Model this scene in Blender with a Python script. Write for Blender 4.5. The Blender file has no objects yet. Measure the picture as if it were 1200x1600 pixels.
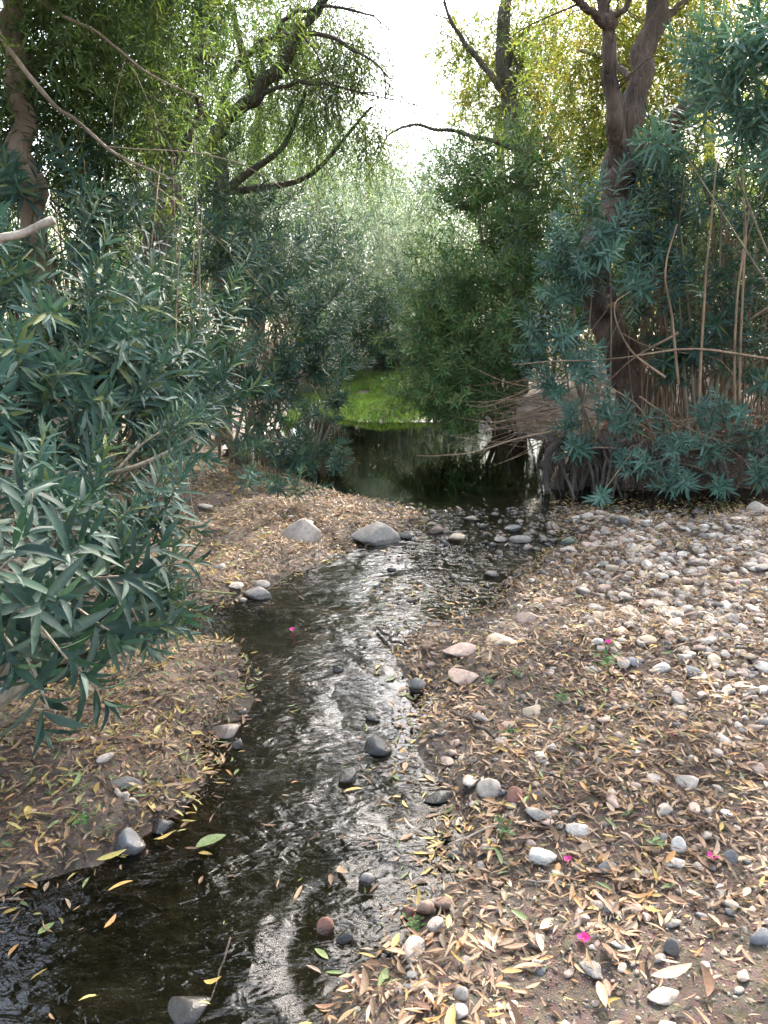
import bpy, math, random
import numpy as np
R = math.radians
rng = np.random.default_rng(7)
random.seed(7)
scene = bpy.context.scene
col = scene.collection

# ------------------------------------------------------------------ camera, world, sun, exposure
CAMZ, PITCH, F = 1.6, R(15.0), 1232.0
cam_d = bpy.data.cameras.new('camera'); cam = bpy.data.objects.new('camera', cam_d); col.objects.link(cam)
cam.location = (0, 0, CAMZ); cam.rotation_euler = (R(90) - PITCH, 0, 0)
cam_d.sensor_fit = 'VERTICAL'; cam_d.sensor_height = 24; cam_d.lens = F / 1600 * 24
cam_d.clip_start = 0.05; cam_d.clip_end = 2000
scene.camera = cam

SUN_EL, SUN_AZ = R(43), R(24)          # azimuth measured from +Y towards +X
world = bpy.data.worlds.new('World'); scene.world = world; world.use_nodes = True
wn = world.node_tree; wn.nodes.clear()
sky = wn.nodes.new('ShaderNodeTexSky'); sky.sky_type = 'NISHITA'; sky.sun_disc = False
sky.sun_elevation = SUN_EL; sky.sun_rotation = SUN_AZ
sky.dust_density = 3.5; sky.air_density = 1.0; sky.ozone_density = 1.0
bg = wn.nodes.new('ShaderNodeBackground'); bg.inputs[1].default_value = 0.15
wo = wn.nodes.new('ShaderNodeOutputWorld')
hs = wn.nodes.new('ShaderNodeHueSaturation'); hs.inputs['Saturation'].default_value = .72     # thin high cloud whitens the sky
wn.links.new(sky.outputs[0], hs.inputs['Color']); wn.links.new(hs.outputs[0], bg.inputs[0]); wn.links.new(bg.outputs[0], wo.inputs[0])
sun_d = bpy.data.lights.new('sun', 'SUN'); sun_d.energy = 2.5; sun_d.angle = R(0.5); sun_d.color = (1, .93, .82)
sun = bpy.data.objects.new('sun', sun_d); col.objects.link(sun)
sdir = np.array([math.sin(SUN_AZ) * math.cos(SUN_EL), math.cos(SUN_AZ) * math.cos(SUN_EL), math.sin(SUN_EL)])
from mathutils import Vector, Matrix
sun.rotation_euler = Vector(sdir).to_track_quat('Z', 'Y').to_euler()
vs = scene.view_settings
vs.view_transform = 'Standard'; vs.look = 'None'; vs.gamma = 1; vs.use_curve_mapping = False
vs.exposure = 3.32
scene.cycles.max_bounces = 8; scene.cycles.diffuse_bounces = 3; scene.cycles.glossy_bounces = 3
scene.cycles.transmission_bounces = 3; scene.cycles.transparent_max_bounces = 8
scene.cycles.use_denoising = True
scene.cycles.sample_clamp_indirect = 6

# ------------------------------------------------------------------ pixels -> places
SP, CP = math.sin(PITCH), math.cos(PITCH)
def ray(u, v):
    a = (u - 600) / F; b = (800 - v) / F
    return np.array([a, CP + b * SP, -SP + b * CP])
def gp(u, v, z=0.0):
    d = ray(u, v); t = (z - CAMZ) / d[2]
    return np.array([d[0] * t, d[1] * t, z])
def at(u, v, Y):
    d = ray(u, v); t = Y / d[1]
    return np.array([d[0] * t, Y, CAMZ + d[2] * t])
def pix(p):
    x, y, z = p[..., 0], p[..., 1], p[..., 2] - CAMZ
    dep = y * CP - z * SP; up = y * SP + z * CP
    dep = np.where(dep < .05, .05, dep)
    return 600 + F * x / dep, 800 - F * up / dep, dep

# ------------------------------------------------------------------ noise and terrain
def _h(ix, iy, s):
    n = (ix * 374761393 + iy * 668265263 + s * 974634777) & 0x7fffffff
    n = ((n ^ (n >> 13)) * 1274126177) & 0x7fffffff
    return ((n ^ (n >> 16)) & 0xffff) / 65535.0
def vnoise(x, y, s=0):
    x = np.asarray(x, float); y = np.asarray(y, float)
    ix = np.floor(x).astype(np.int64); iy = np.floor(y).astype(np.int64)
    fx = x - ix; fy = y - iy; fx = fx * fx * (3 - 2 * fx); fy = fy * fy * (3 - 2 * fy)
    a = _h(ix, iy, s); b = _h(ix + 1, iy, s); c = _h(ix, iy + 1, s); d = _h(ix + 1, iy + 1, s)
    return (a * (1 - fx) + b * fx) * (1 - fy) + (c * (1 - fx) + d * fx) * fy

WPX = [(480,1750),(540,1560),(575,1505),(600,1455),(622,1410),(678,1350),(692,1290),(700,1225),(680,1170),(648,1130),
 (662,1095),(640,1060),(622,1020),(650,992),(720,972),(770,945),(800,915),(830,885),(862,862),(905,852),(900,836),(868,818),
 (885,802),(960,812),(1060,818),(1170,806),(1260,790),(1300,762),(1150,764),(1050,768),(950,768),(900,760),(866,762),(852,725),
 (855,692),(840,679),(760,671),(700,658),(640,660),(560,659),(515,650),(500,638),(470,640),(450,662),(400,680),(345,700),(355,720),
 (430,738),(480,752),(540,775),(600,785),(645,800),(655,818),(620,838),(560,848),(520,864),(480,882),(420,908),(370,938),
 (330,950),(260,966),(150,1010),(0,1060),(-250,1120),(-250,1165),(0,1112),(150,1045),(240,1012),(300,1000),(368,1010),
 (385,1050),(362,1100),(332,1155),(335,1200),(292,1250),(232,1292),(150,1330),(60,1372),(0,1405),(-250,1480),(-400,1750)]
WP = np.array([gp(u, v)[:2] for u, v in WPX])
GPX = [(500,640),(520,652),(560,660),(640,661),(700,659),(745,668),(760,640),(740,600),(600,590),(520,600)]

def wsd(x, y):
    """signed distance to the water's edge, negative in the water"""
    x = np.asarray(x, float).ravel(); y = np.asarray(y, float).ravel()
    d2 = np.full(x.shape, 1e9); ins = np.zeros(x.shape, bool)
    n = len(WP)
    for i in range(n):
        ax, ay = WP[i]; bx, by = WP[(i + 1) % n]
        ex, ey = bx - ax, by - ay
        t = np.clip(((x - ax) * ex + (y - ay) * ey) / (ex * ex + ey * ey), 0, 1)
        d2 = np.minimum(d2, (x - ax - t * ex) ** 2 + (y - ay - t * ey) ** 2)
        c = (ay > y) != (by > y)
        with np.errstate(divide='ignore', invalid='ignore'):
            ins ^= c & (x < (bx - ax) * (y - ay) / (by - ay) + ax)
    d = np.sqrt(d2)
    return np.where(ins, -d, d)

def height(x, y, sd=None):
    shp = np.shape(x)
    x = np.asarray(x, float).ravel(); y = np.asarray(y, float).ravel()
    if sd is None: sd = wsd(x, y)
    sd = sd + (vnoise(x * 4.5, y * 4.5, 3) - .5) * .20 + (vnoise(x * 13, y * 13, 4) - .5) * .09 + (vnoise(x * 31, y * 31, 6) - .5) * .03
    pool = 1 / (1 + np.exp(-(y - 6.3) * 4))
    depth = .11 + .30 * pool
    rif = np.exp(-((y - 5.25) / .45) ** 2) * (x > -.9)
    depth = depth * (1 - .62 * rif) - .03 * rif * (vnoise(x * 4, y * 4, 8) - .5)
    h_in = -depth * (1 - np.exp(np.minimum(sd, 0) * 3.2))
    so = np.maximum(sd, 0)
    h_r = .05 * (1 - np.exp(-so * 6)) + .045 * np.minimum(so, 5)
    left = 1 / (1 + np.exp((x + .6) * 5))
    h_l = .05 * (1 - np.exp(-so * 6)) + .10 * np.minimum(so, 4)
    root = 1 / (1 + np.exp(-(x - 1.7) * 5)) / (1 + np.exp(-(y - 6.9) * 7))
    far = 1 / (1 + np.exp(-(y - 9) * 2))
    h_root = .33 * (1 - np.exp(-so * 5)) + .05 * np.minimum(so, 5)
    h = h_r * (1 - left) + h_l * left
    h = h * (1 - root) + h_root * root
    grass = np.exp(-(((x - .1) / 1.6) ** 2 + ((y - 12.3) / 2.2) ** 2))
    h = h * (1 - far) + far * (.12 * (1 - np.exp(-so * 3)) + .09 * np.minimum(so, 6)) * (1 - .45 * grass)
    b = (vnoise(x * 2.1, y * 2.1, 1) - .5) * .07 + (vnoise(x * 6.3, y * 6.3, 2) - .5) * .03 + (vnoise(x * 23, y * 23, 5) - .5) * .012
    fade = np.clip(so * 4, 0, 1)
    h = np.where(sd > 0, h + b * fade, h_in + b * .5)
    return h.reshape(shp)

# ------------------------------------------------------------------ mesh helpers
def mesh_np(name, V, faces, tint=None, smooth=True, mats=(), midx=None):
    """faces: list of (n,k) int arrays; tint (nv,3)"""
    V = np.asarray(V, np.float32)
    me = bpy.data.meshes.new(name)
    faces = [np.asarray(f, np.int32) for f in faces if len(f)]
    nl = sum(f.size for f in faces); npol = sum(len(f) for f in faces)
    me.vertices.add(len(V)); me.vertices.foreach_set('co', V.ravel())
    me.loops.add(nl); me.loops.foreach_set('vertex_index', np.concatenate([f.ravel() for f in faces]))
    tot = np.concatenate([np.full(len(f), f.shape[1], np.int32) for f in faces])
    st = np.zeros(npol, np.int32); st[1:] = np.cumsum(tot)[:-1]
    me.polygons.add(npol); me.polygons.foreach_set('loop_start', st); me.polygons.foreach_set('loop_total', tot)
    me.polygons.foreach_set('use_smooth', np.full(npol, smooth, bool))
    for m in mats: me.materials.append(m)
    if midx is not None: me.polygons.foreach_set('material_index', np.asarray(midx, np.int32))
    if tint is not None:
        a = me.color_attributes.new('tint', 'FLOAT_COLOR', 'POINT')
        c = np.ones((len(V), 4), np.float32); c[:, :3] = tint
        a.data.foreach_set('color', c.ravel())
    me.update(calc_edges=True); me.validate()
    return me

def link(name, me, parent=None, loc=None):
    o = bpy.data.objects.new(name, me); col.objects.link(o)
    if parent is not None: o.parent = parent
    if loc is not None: o.location = loc
    return o
def tag(o, label=None, cat=None, group=None, kind=None):
    if label: o['label'] = label
    if cat: o['category'] = cat
    if group: o['group'] = group
    if kind: o['kind'] = kind
    return o
def thing(name, loc, label, cat, group=None):
    o = bpy.data.objects.new(name, None); col.objects.link(o); o.location = loc
    o.empty_display_size = .1
    return tag(o, label, cat, group)

class MB:
    def __init__(s): s.V = []; s.q = []; s.t = []; s.c = []; s.n = 0
    def add(s, V, quads=None, tris=None, tint=(1, 1, 1)):
        V = np.asarray(V, float)
        s.V.append(V)
        if quads is not None and len(quads): s.q.append(np.asarray(quads) + s.n)
        if tris is not None and len(tris): s.t.append(np.asarray(tris) + s.n)
        c = np.asarray(tint, float)
        s.c.append(np.broadcast_to(c, V.shape) if c.ndim == 1 else c)
        s.n += len(V)
    def inst(s, tpl, M, T, C):
        """tpl=(V,quads,tris); M (N,3,3) T (N,3) C (N,3)"""
        v, q, t = tpl; N = len(T); k = len(v)
        W = np.einsum('nij,kj->nki', M, v) + T[:, None, :]
        off = (np.arange(N) * k)[:, None, None]
        s.add(W.reshape(-1, 3), (off + q[None]).reshape(-1, 4) if len(q) else None,
              (off + t[None]).reshape(-1, 3) if len(t) else None, np.repeat(C, k, axis=0))
    def mesh(s, name, mat, smooth=True):
        f = []
        if s.q: f.append(np.concatenate(s.q))
        if s.t: f.append(np.concatenate(s.t))
        return mesh_np(name, np.concatenate(s.V), f, np.concatenate(s.c), smooth, [mat])

def spline(P, n):
    """Catmull-Rom through rows of P"""
    P = np.asarray(P, float)
    if len(P) < 3:
        t = np.linspace(0, 1, n)[:, None]; return P[0] * (1 - t) + P[-1] * t
    Q = np.vstack([2 * P[0] - P[1], P, 2 * P[-1] - P[-2]])
    t = np.linspace(0, len(P) - 1, n); i = np.minimum(t.astype(int), len(P) - 2); f = (t - i)[:, None]
    a, b, c, d = Q[i], Q[i + 1], Q[i + 2], Q[i + 3]
    return .5 * ((2 * b) + (-a + c) * f + (2 * a - 5 * b + 4 * c - d) * f ** 2 + (-a + 3 * b - 3 * c + d) * f ** 3)

def tube(mb, P, rad, sides=8, n=None, rough=.0, tint=(1, 1, 1), seed=0):
    P = np.asarray(P, float); rad = np.asarray(rad, float)
    n = n or max(3, len(P) * 4)
    S = spline(np.hstack([P, rad[:, None]]), n); C = S[:, :3]; r = np.maximum(S[:, 3], rad.min() * .5)
    if rough:
        w = np.linspace(0, n * .3, n); env = np.sin(np.linspace(0, math.pi, n))
        C = C + (np.stack([vnoise(w, 0 * w + seed + 5, 61), vnoise(w, 0 * w + seed + 9, 62), vnoise(w, 0 * w + seed + 13, 63)], -1) - .5) * (env * np.minimum(r, .05))[:, None] * 2.2
    T = np.gradient(C, axis=0); T /= np.linalg.norm(T, axis=1)[:, None] + 1e-9
    ref = np.array([0, 1., 0]) if abs(T[0][1]) < .9 else np.array([1., 0, 0])
    A = np.cross(T, ref); A /= np.linalg.norm(A, axis=1)[:, None] + 1e-9
    B = np.cross(T, A)
    th = np.linspace(0, 2 * math.pi, sides, endpoint=False)
    rr = r[:, None] * np.ones(sides)
    if rough:
        z = np.linspace(0, n * .35, n)[:, None]
        rr = rr * (1 + rough * 2 * (vnoise(np.cos(th)[None] * 2 + z + seed * 7.3, np.sin(th)[None] * 2 + 11 + 0 * z, seed) - .5)
                   + rough * .7 * (vnoise(th[None] * 3 + 0 * z, z * 3 + seed, seed + 1) - .5))
    V = C[:, None] + rr[..., None] * (np.cos(th)[None, :, None] * A[:, None] + np.sin(th)[None, :, None] * B[:, None])
    V = V.reshape(-1, 3)
    i = np.arange(n - 1)[:, None] * sides; j = np.arange(sides)[None]; jn = (j + 1) % sides
    q = np.stack([i + j, i + jn, i + sides + jn, i + sides + j], -1).reshape(-1, 4)
    V = np.vstack([V, C[0], C[-1]]); k = n * sides
    jj = np.arange(sides); j2 = (jj + 1) % sides
    t = np.vstack([np.stack([0 * jj + k, j2, jj], -1), np.stack([0 * jj + k + 1, (n - 1) * sides + jj, (n - 1) * sides + j2], -1)])
    mb.add(V, q, t, tint)

def tube_obj(name, P, rad, mat, parent, base, **kw):
    mb = MB(); tube(mb, np.asarray(P, float) - base, rad, **kw)
    return link(name, mb.mesh(name, mat), parent)

def rotz(a):
    c, s = np.cos(a), np.sin(a); z = 0 * a; o = z + 1
    return np.stack([np.stack([c, -s, z], -1), np.stack([s, c, z], -1), np.stack([z, z, o], -1)], -2)
def frames(X, N):
    """rotation matrices with columns X, Y, Z from directions X and approximate normals N"""
    X = X / (np.linalg.norm(X, axis=1)[:, None] + 1e-9)
    Y = np.cross(N, X); Y /= np.linalg.norm(Y, axis=1)[:, None] + 1e-9
    Z = np.cross(X, Y)
    return np.stack([X, Y, Z], -1)
def unit(n):
    v = rng.normal(size=(n, 3)); return v / np.linalg.norm(v, axis=1)[:, None]

# leaf templates, length 1 along X, width wd, droop in -Z
def leaf_tpl(wd=.16, droop=.12, fold=.25, stations=(.12, .38, .7), prof=(.55, 1., .72), side=0.):
    V = [(0, 0, 0)]
    for s, p in zip(stations, prof):
        w = wd * .5 * p; zc = -droop * s * s
        yo = side * s * (1 - s) * 4; V += [(s, w + yo, zc + fold * w), (s, yo, zc), (s, -w + yo, zc + fold * w)]
    V.append((1, 0, -droop)); n = len(stations); e = len(V) - 1
    t = [(0, 2, 1), (0, 3, 2), (e, e - 3, e - 2), (e, e - 2, e - 1)]
    q = []
    for k in range(n - 1):
        a = 1 + 3 * k; b = a + 3
        q += [(a, a + 1, b + 1, b), (a + 1, a + 2, b + 2, b + 1)]
    return np.array(V, float), np.array(q, int).reshape(-1, 4), np.array(t, int)
LEAF_HI = leaf_tpl(.155, .16, .35)
LEAF_MID = leaf_tpl(.16, .12, .35, (.42,), (1.,))
LEAF_WIL = (np.array([(0, 0, 0), (.45, .075, .02), (1, 0, -.1), (.45, -.075, .02)]), np.array([(0, 3, 2, 1)]), np.zeros((0, 3), int))
LEAF_DRY = leaf_tpl(.2, -.12, .5, (.3, .68), (.95, .8))
def ico(sub):
    import bmesh
    bm = bmesh.new(); bmesh.ops.create_icosphere(bm, subdivisions=sub, radius=1)
    V = np.array([v.co[:] for v in bm.verts]); t = np.array([[v.index for v in f.verts] for f in bm.faces]); bm.free()
    return V, t
def pebble_tpl(sub, seed, flat=.52):
    V, t = ico(sub); r = np.random.default_rng(seed)
    d = np.ones(len(V))
    for _ in range(11):
        n = r.normal(size=3); n /= np.linalg.norm(n)
        s = r.uniform(.42, .85)                      # worn flats
        pr = V @ n
        V = V - n[None] * (np.maximum(pr - s, 0) * .85)[:, None]
    n = r.normal(size=(3, 3)); V = V * (1 + .07 * np.sin(V @ n[0] * 2 + 1)[:, None])
    V = V * np.array([1, r.uniform(.65, .9), flat * r.uniform(.8, 1.15)])
    return V, np.zeros((0, 4), int), t

# ------------------------------------------------------------------ materials
def nodes(name):
    m = bpy.data.materials.new(name); m.use_nodes = True; nt = m.node_tree; nt.nodes.clear()
    out = nt.nodes.new('ShaderNodeOutputMaterial')
    def N(t, **kw):
        n = nt.nodes.new(t)
        for k, v in kw.items(): setattr(n, k, v)
        return n
    def L(a, b): nt.links.new(a, b)
    return m, nt, out, N, L
def ramp(N, L, src, stops):
    r = N('ShaderNodeValToRGB'); L(src, r.inputs[0]); e = r.color_ramp.elements
    while len(e) < len(stops): e.new(.5)
    for x, (p, c) in zip(e, stops): x.position = p; x.color = (*c, 1) if len(c) == 3 else c
    return r
def noise(N, L, vec, scale, detail=4, rough=.55, dist=0):
    n = N('ShaderNodeTexNoise'); n.inputs['Scale'].default_value = scale; n.inputs['Detail'].default_value = detail
    n.inputs['Roughness'].default_value = rough; n.inputs['Distortion'].default_value = dist
    if vec is not None: L(vec, n.inputs['Vector'])
    return n
def mix(N, L, a, b, fac, mode='MIX'):
    m = N('ShaderNodeMix', data_type='RGBA', blend_type=mode)
    for s, i in ((a, 6), (b, 7)):
        if isinstance(s, tuple): m.inputs[i].default_value = (*s, 1)
        else: L(s, m.inputs[i])
    if isinstance(fac, (int, float)): m.inputs[0].default_value = fac
    else: L(fac, m.inputs[0])
    return m.outputs[2]

def leaf_mat(name, transl=.3, rough=.38, spec=.5, var=.25, tcol=(1.3, 1.25, .5), rim=False):
    m, nt, out, N, L = nodes(name)
    at_ = N('ShaderNodeAttribute', attribute_name='tint'); oi = N('ShaderNodeObjectInfo')
    geo = N('ShaderNodeNewGeometry')
    h = N('ShaderNodeHueSaturation'); L(at_.outputs['Color'], h.inputs['Color'])
    mr = N('ShaderNodeMapRange'); L(oi.outputs['Random'], mr.inputs[0]); mr.inputs[3].default_value = 1 - var; mr.inputs[4].default_value = 1 + var
    L(mr.outputs[0], h.inputs['Value'])
    mr2 = N('ShaderNodeMapRange'); L(oi.outputs['Random'], mr2.inputs[0]); mr2.inputs[3].default_value = .512; mr2.inputs[4].default_value = .488
    L(mr2.outputs[0], h.inputs['Hue'])
    tc = N('ShaderNodeTexCoord'); nz = noise(N, L, tc.outputs['Object'], 9, 3)
    rm = ramp(N, L, nz.outputs[0], [(.3, (.78, .78, .78)), (.75, (1.25, 1.25, 1.2))])
    c = mix(N, L, h.outputs[0], rm.outputs[0], 1.0, 'MULTIPLY')
    # paler matt underside
    c2 = mix(N, L, c, (.16, .19, .13), geo.outputs['Backfacing']) if rim else c
    if rim:
        mm = N('ShaderNodeMath', operation='MULTIPLY'); L(geo.outputs['Backfacing'], mm.inputs[0]); mm.inputs[1].default_value = .18
        c2 = mix(N, L, c, (.16, .2, .15), mm.outputs[0])
    p = N('ShaderNodeBsdfPrincipled'); L(c2, p.inputs['Base Color']); p.inputs['Roughness'].default_value = rough
    p.inputs['Specular IOR Level'].default_value = spec
    t = N('ShaderNodeBsdfTranslucent'); L(mix(N, L, c, tcol, 1.0, 'MULTIPLY'), t.inputs[0])
    ms = N('ShaderNodeMixShader'); ms.inputs[0].default_value = transl
    L(p.outputs[0], ms.inputs[1]); L(t.outputs[0], ms.inputs[2]); L(ms.outputs[0], out.inputs[0])
    return m
M_OLE = leaf_mat('oleander_leaf', .16, .55, .16, .28, (1.2, 1.5, .8), True)
M_WIL = leaf_mat('willow_leaf', .45, .5, .25, .1, (1.7, 1.65, .75))
M_WIL_HAZE = leaf_mat('hazed_willow_leaf', .45, .5, .25, .1, (1.3, 1.4, 1.2))
M_GRASS = leaf_mat('grass_blade', .22, .6, .15, .0, (1.1, 1.5, .7))
M_DRY = leaf_mat('dry_leaf', .18, .55, .35, .22, (1.3, 1.1, .7))
M_PETAL = leaf_mat('petal', .3, .5, .3, .0, (1.2, .8, 1.0))

def bark_mat(name, c1, c2, scale=14, bump=.6, moss=None):
    m, nt, out, N, L = nodes(name)
    tc = N('ShaderNodeTexCoord'); mp = N('ShaderNodeMapping'); mp.inputs['Scale'].default_value = (1, 1, .22); L(tc.outputs['Object'], mp.inputs[0])
    a = noise(N, L, mp.outputs[0], scale, 7, .65, .6); b = noise(N, L, tc.outputs['Object'], 2.3, 3)
    v = N('ShaderNodeTexVoronoi'); v.feature = 'DISTANCE_TO_EDGE'; v.inputs['Scale'].default_value = scale * 1.6; L(mp.outputs[0], v.inputs['Vector'])
    rm = ramp(N, L, a.outputs[0], [(.3, c1), (.7, c2)])
    c = mix(N, L, rm.outputs[0], tuple(x * .45 for x in c1), ramp(N, L, b.outputs[0], [(.45, (0, 0, 0)), (.7, (.8, .8, .8))]).outputs[0])
    if moss:
        g = noise(N, L, tc.outputs['Object'], 5, 4)
        c = mix(N, L, c, moss, ramp(N, L, g.outputs[0], [(.55, (0, 0, 0)), (.66, (.8, .8, .8))]).outputs[0])
    p = N('ShaderNodeBsdfPrincipled'); L(c, p.inputs['Base Color']); p.inputs['Roughness'].default_value = .85
    ad = N('ShaderNodeMath', operation='ADD'); L(a.outputs[0], ad.inputs[0])
    vm = N('ShaderNodeMath', operation='MULTIPLY'); L(v.outputs['Distance'], vm.inputs[0]); vm.inputs[1].default_value = 1.5; L(vm.outputs[0], ad.inputs[1])
    bp = N('ShaderNodeBump'); bp.inputs['Strength'].default_value = bump; bp.inputs['Distance'].default_value = .02; L(ad.outputs[0], bp.inputs['Height'])
    L(bp.outputs[0], p.inputs['Normal']); L(p.outputs[0], out.inputs[0])
    return m
M_BARK = bark_mat('bark_brown', (.06, .04, .03), (.19, .125, .095), 18, 1.0)
M_BARKD = bark_mat('bark_dark', (.05, .038, .03), (.13, .10, .08), 16, .9)
M_BARKT = bark_mat('bark_tan', (.17, .12, .085), (.33, .25, .19), 16, .5)
M_STEM = bark_mat('oleander_stem', (.13, .11, .075), (.27, .22, .16), 30, .3)
M_CANE = bark_mat('dry_cane', (.17, .105, .065), (.38, .26, .17), 30, .3)
M_ROOT = bark_mat('root_bark', (.035, .026, .02), (.11, .08, .062), 22, .7)
M_CUT = bark_mat('cut_wood', (.34, .22, .13), (.5, .36, .24), 30, .3)
M_DEAD = bark_mat('dead_wood', (.2, .16, .13), (.45, .38, .32), 26, .5)

def stone_mat(name, wet=False, var=.3):
    m, nt, out, N, L = nodes(name)
    at_ = N('ShaderNodeAttribute', attribute_name='tint'); oi = N('ShaderNodeObjectInfo'); tc = N('ShaderNodeTexCoord')
    geo = N('ShaderNodeNewGeometry')
    a = noise(N, L, geo.outputs['Position'], 45, 6, .7); b = noise(N, L, geo.outputs['Position'], 160, 3, .6)
    d = noise(N, L, geo.outputs['Position'], 17, 4, .6, 1.2)
    rm = ramp(N, L, a.outputs[0], [(.28, (.62, .6, .58)), (.5, (1, 1, 1)), (.75, (1.28, 1.26, 1.22))])
    c = mix(N, L, at_.outputs['Color'], rm.outputs[0], 1.0, 'MULTIPLY')
    st = ramp(N, L, d.outputs[0], [(.55, (0, 0, 0)), (.72, (.55, .55, .55))])
    c = mix(N, L, c, (.13, .095, .07), st.outputs[0])
    h = N('ShaderNodeHueSaturation'); L(c, h.inputs['Color'])
    mr = N('ShaderNodeMapRange'); L(oi.outputs['Random'], mr.inputs[0]); mr.inputs[3].default_value = 1 - var * .6; mr.inputs[4].default_value = 1 + var * .4
    L(mr.outputs[0], h.inputs['Value'])
    # damp below the splash line
    sp = N('ShaderNodeSeparateXYZ'); L(geo.outputs['Position'], sp.inputs[0])
    nz = N('ShaderNodeMath', operation='MULTIPLY_ADD'); L(d.outputs[0], nz.inputs[0]); nz.inputs[1].default_value = -.03; L(sp.outputs[2], nz.inputs[2])
    wr = N('ShaderNodeMapRange'); L(nz.outputs[0], wr.inputs[0]); wr.inputs[1].default_value = .006; wr.inputs[2].default_value = .022
    wr.inputs[3].default_value = 1; wr.inputs[4].default_value = 0
    c = mix(N, L, h.outputs[0], mix(N, L, h.outputs[0], (.34, .32, .3), 1.0, 'MULTIPLY'), wr.outputs[0])
    p = N('ShaderNodeBsdfPrincipled'); L(c, p.inputs['Base Color'])
    rr = N('ShaderNodeMapRange'); L(wr.outputs[0], rr.inputs[0]); rr.inputs[3].default_value = .8; rr.inputs[4].default_value = .18; L(rr.outputs[0], p.inputs['Roughness'])
    ad = N('ShaderNodeMath', operation='ADD'); L(a.outputs[0], ad.inputs[0]); L(b.outputs[0], ad.inputs[1])
    bp = N('ShaderNodeBump'); bp.inputs['Strength'].default_value = .55; bp.inputs['Distance'].default_value = .006; L(ad.outputs[0], bp.inputs['Height'])
    L(bp.outputs[0], p.inputs['Normal']); L(p.outputs[0], out.inputs[0])
    return m
M_STONE = stone_mat('river_stone')

def ground_mat():
    m, nt, out, N, L = nodes('litter_soil')
    geo = N('ShaderNodeNewGeometry'); P = geo.outputs['Position']
    a = noise(N, L, P, 3, 6, .6); b = noise(N, L, P, 40, 6, .7); g = noise(N, L, P, 150, 4, .7)
    base = ramp(N, L, b.outputs[0], [(.3, (.035, .023, .016)), (.5, (.095, .064, .045)), (.72, (.20, .145, .105))]).outputs[0]
    base = mix(N, L, base, ramp(N, L, g.outputs[0], [(.3, (.045, .033, .026)), (.6, (.11, .083, .065)), (.78, (.24, .2, .17))]).outputs[0], .5)
    v = N('ShaderNodeTexVoronoi'); v.inputs['Scale'].default_value = 60; L(P, v.inputs['Vector'])
    base = mix(N, L, base, mix(N, L, base, v.outputs['Color'], .5, 'OVERLAY'), .35)
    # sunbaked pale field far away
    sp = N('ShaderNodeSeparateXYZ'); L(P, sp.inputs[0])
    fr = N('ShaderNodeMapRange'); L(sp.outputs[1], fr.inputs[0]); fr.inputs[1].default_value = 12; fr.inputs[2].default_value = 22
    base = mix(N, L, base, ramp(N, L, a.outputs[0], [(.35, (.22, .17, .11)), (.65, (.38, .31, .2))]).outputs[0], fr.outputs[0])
    nz = N('ShaderNodeMath', operation='MULTIPLY_ADD'); L(a.outputs[0], nz.inputs[0]); nz.inputs[1].default_value = -.06; L(sp.outputs[2], nz.inputs[2])
    wr = N('ShaderNodeMapRange'); L(nz.outputs[0], wr.inputs[0]); wr.inputs[1].default_value = -.02; wr.inputs[2].default_value = .03
    wr.inputs[3].default_value = 1; wr.inputs[4].default_value = 0
    c = mix(N, L, base, mix(N, L, base, (.36, .33, .30), 1.0, 'MULTIPLY'), wr.outputs[0])
    bed = N('ShaderNodeMapRange'); L(sp.outputs[2], bed.inputs[0]); bed.inputs[1].default_value = -.02; bed.inputs[2].default_value = -.085
    c = mix(N, L, c, ramp(N, L, b.outputs[0], [(.35, (.010, .010, .006)), (.65, (.036, .032, .017))]).outputs[0], bed.outputs[0])
    p = N('ShaderNodeBsdfPrincipled'); L(c, p.inputs['Base Color'])
    rr = N('ShaderNodeMapRange'); L(wr.outputs[0], rr.inputs[0]); rr.inputs[3].default_value = .9; rr.inputs[4].default_value = .35; L(rr.outputs[0], p.inputs['Roughness'])
    ad = N('ShaderNodeMath', operation='ADD'); L(b.outputs[0], ad.inputs[0]); L(g.outputs[0], ad.inputs[1])
    bp = N('ShaderNodeBump'); bp.inputs['Strength'].default_value = .8; bp.inputs['Distance'].default_value = .012; L(ad.outputs[0], bp.inputs['Height'])
    L(bp.outputs[0], p.inputs['Normal']); L(p.outputs[0], out.inputs[0])
    return m

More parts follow.
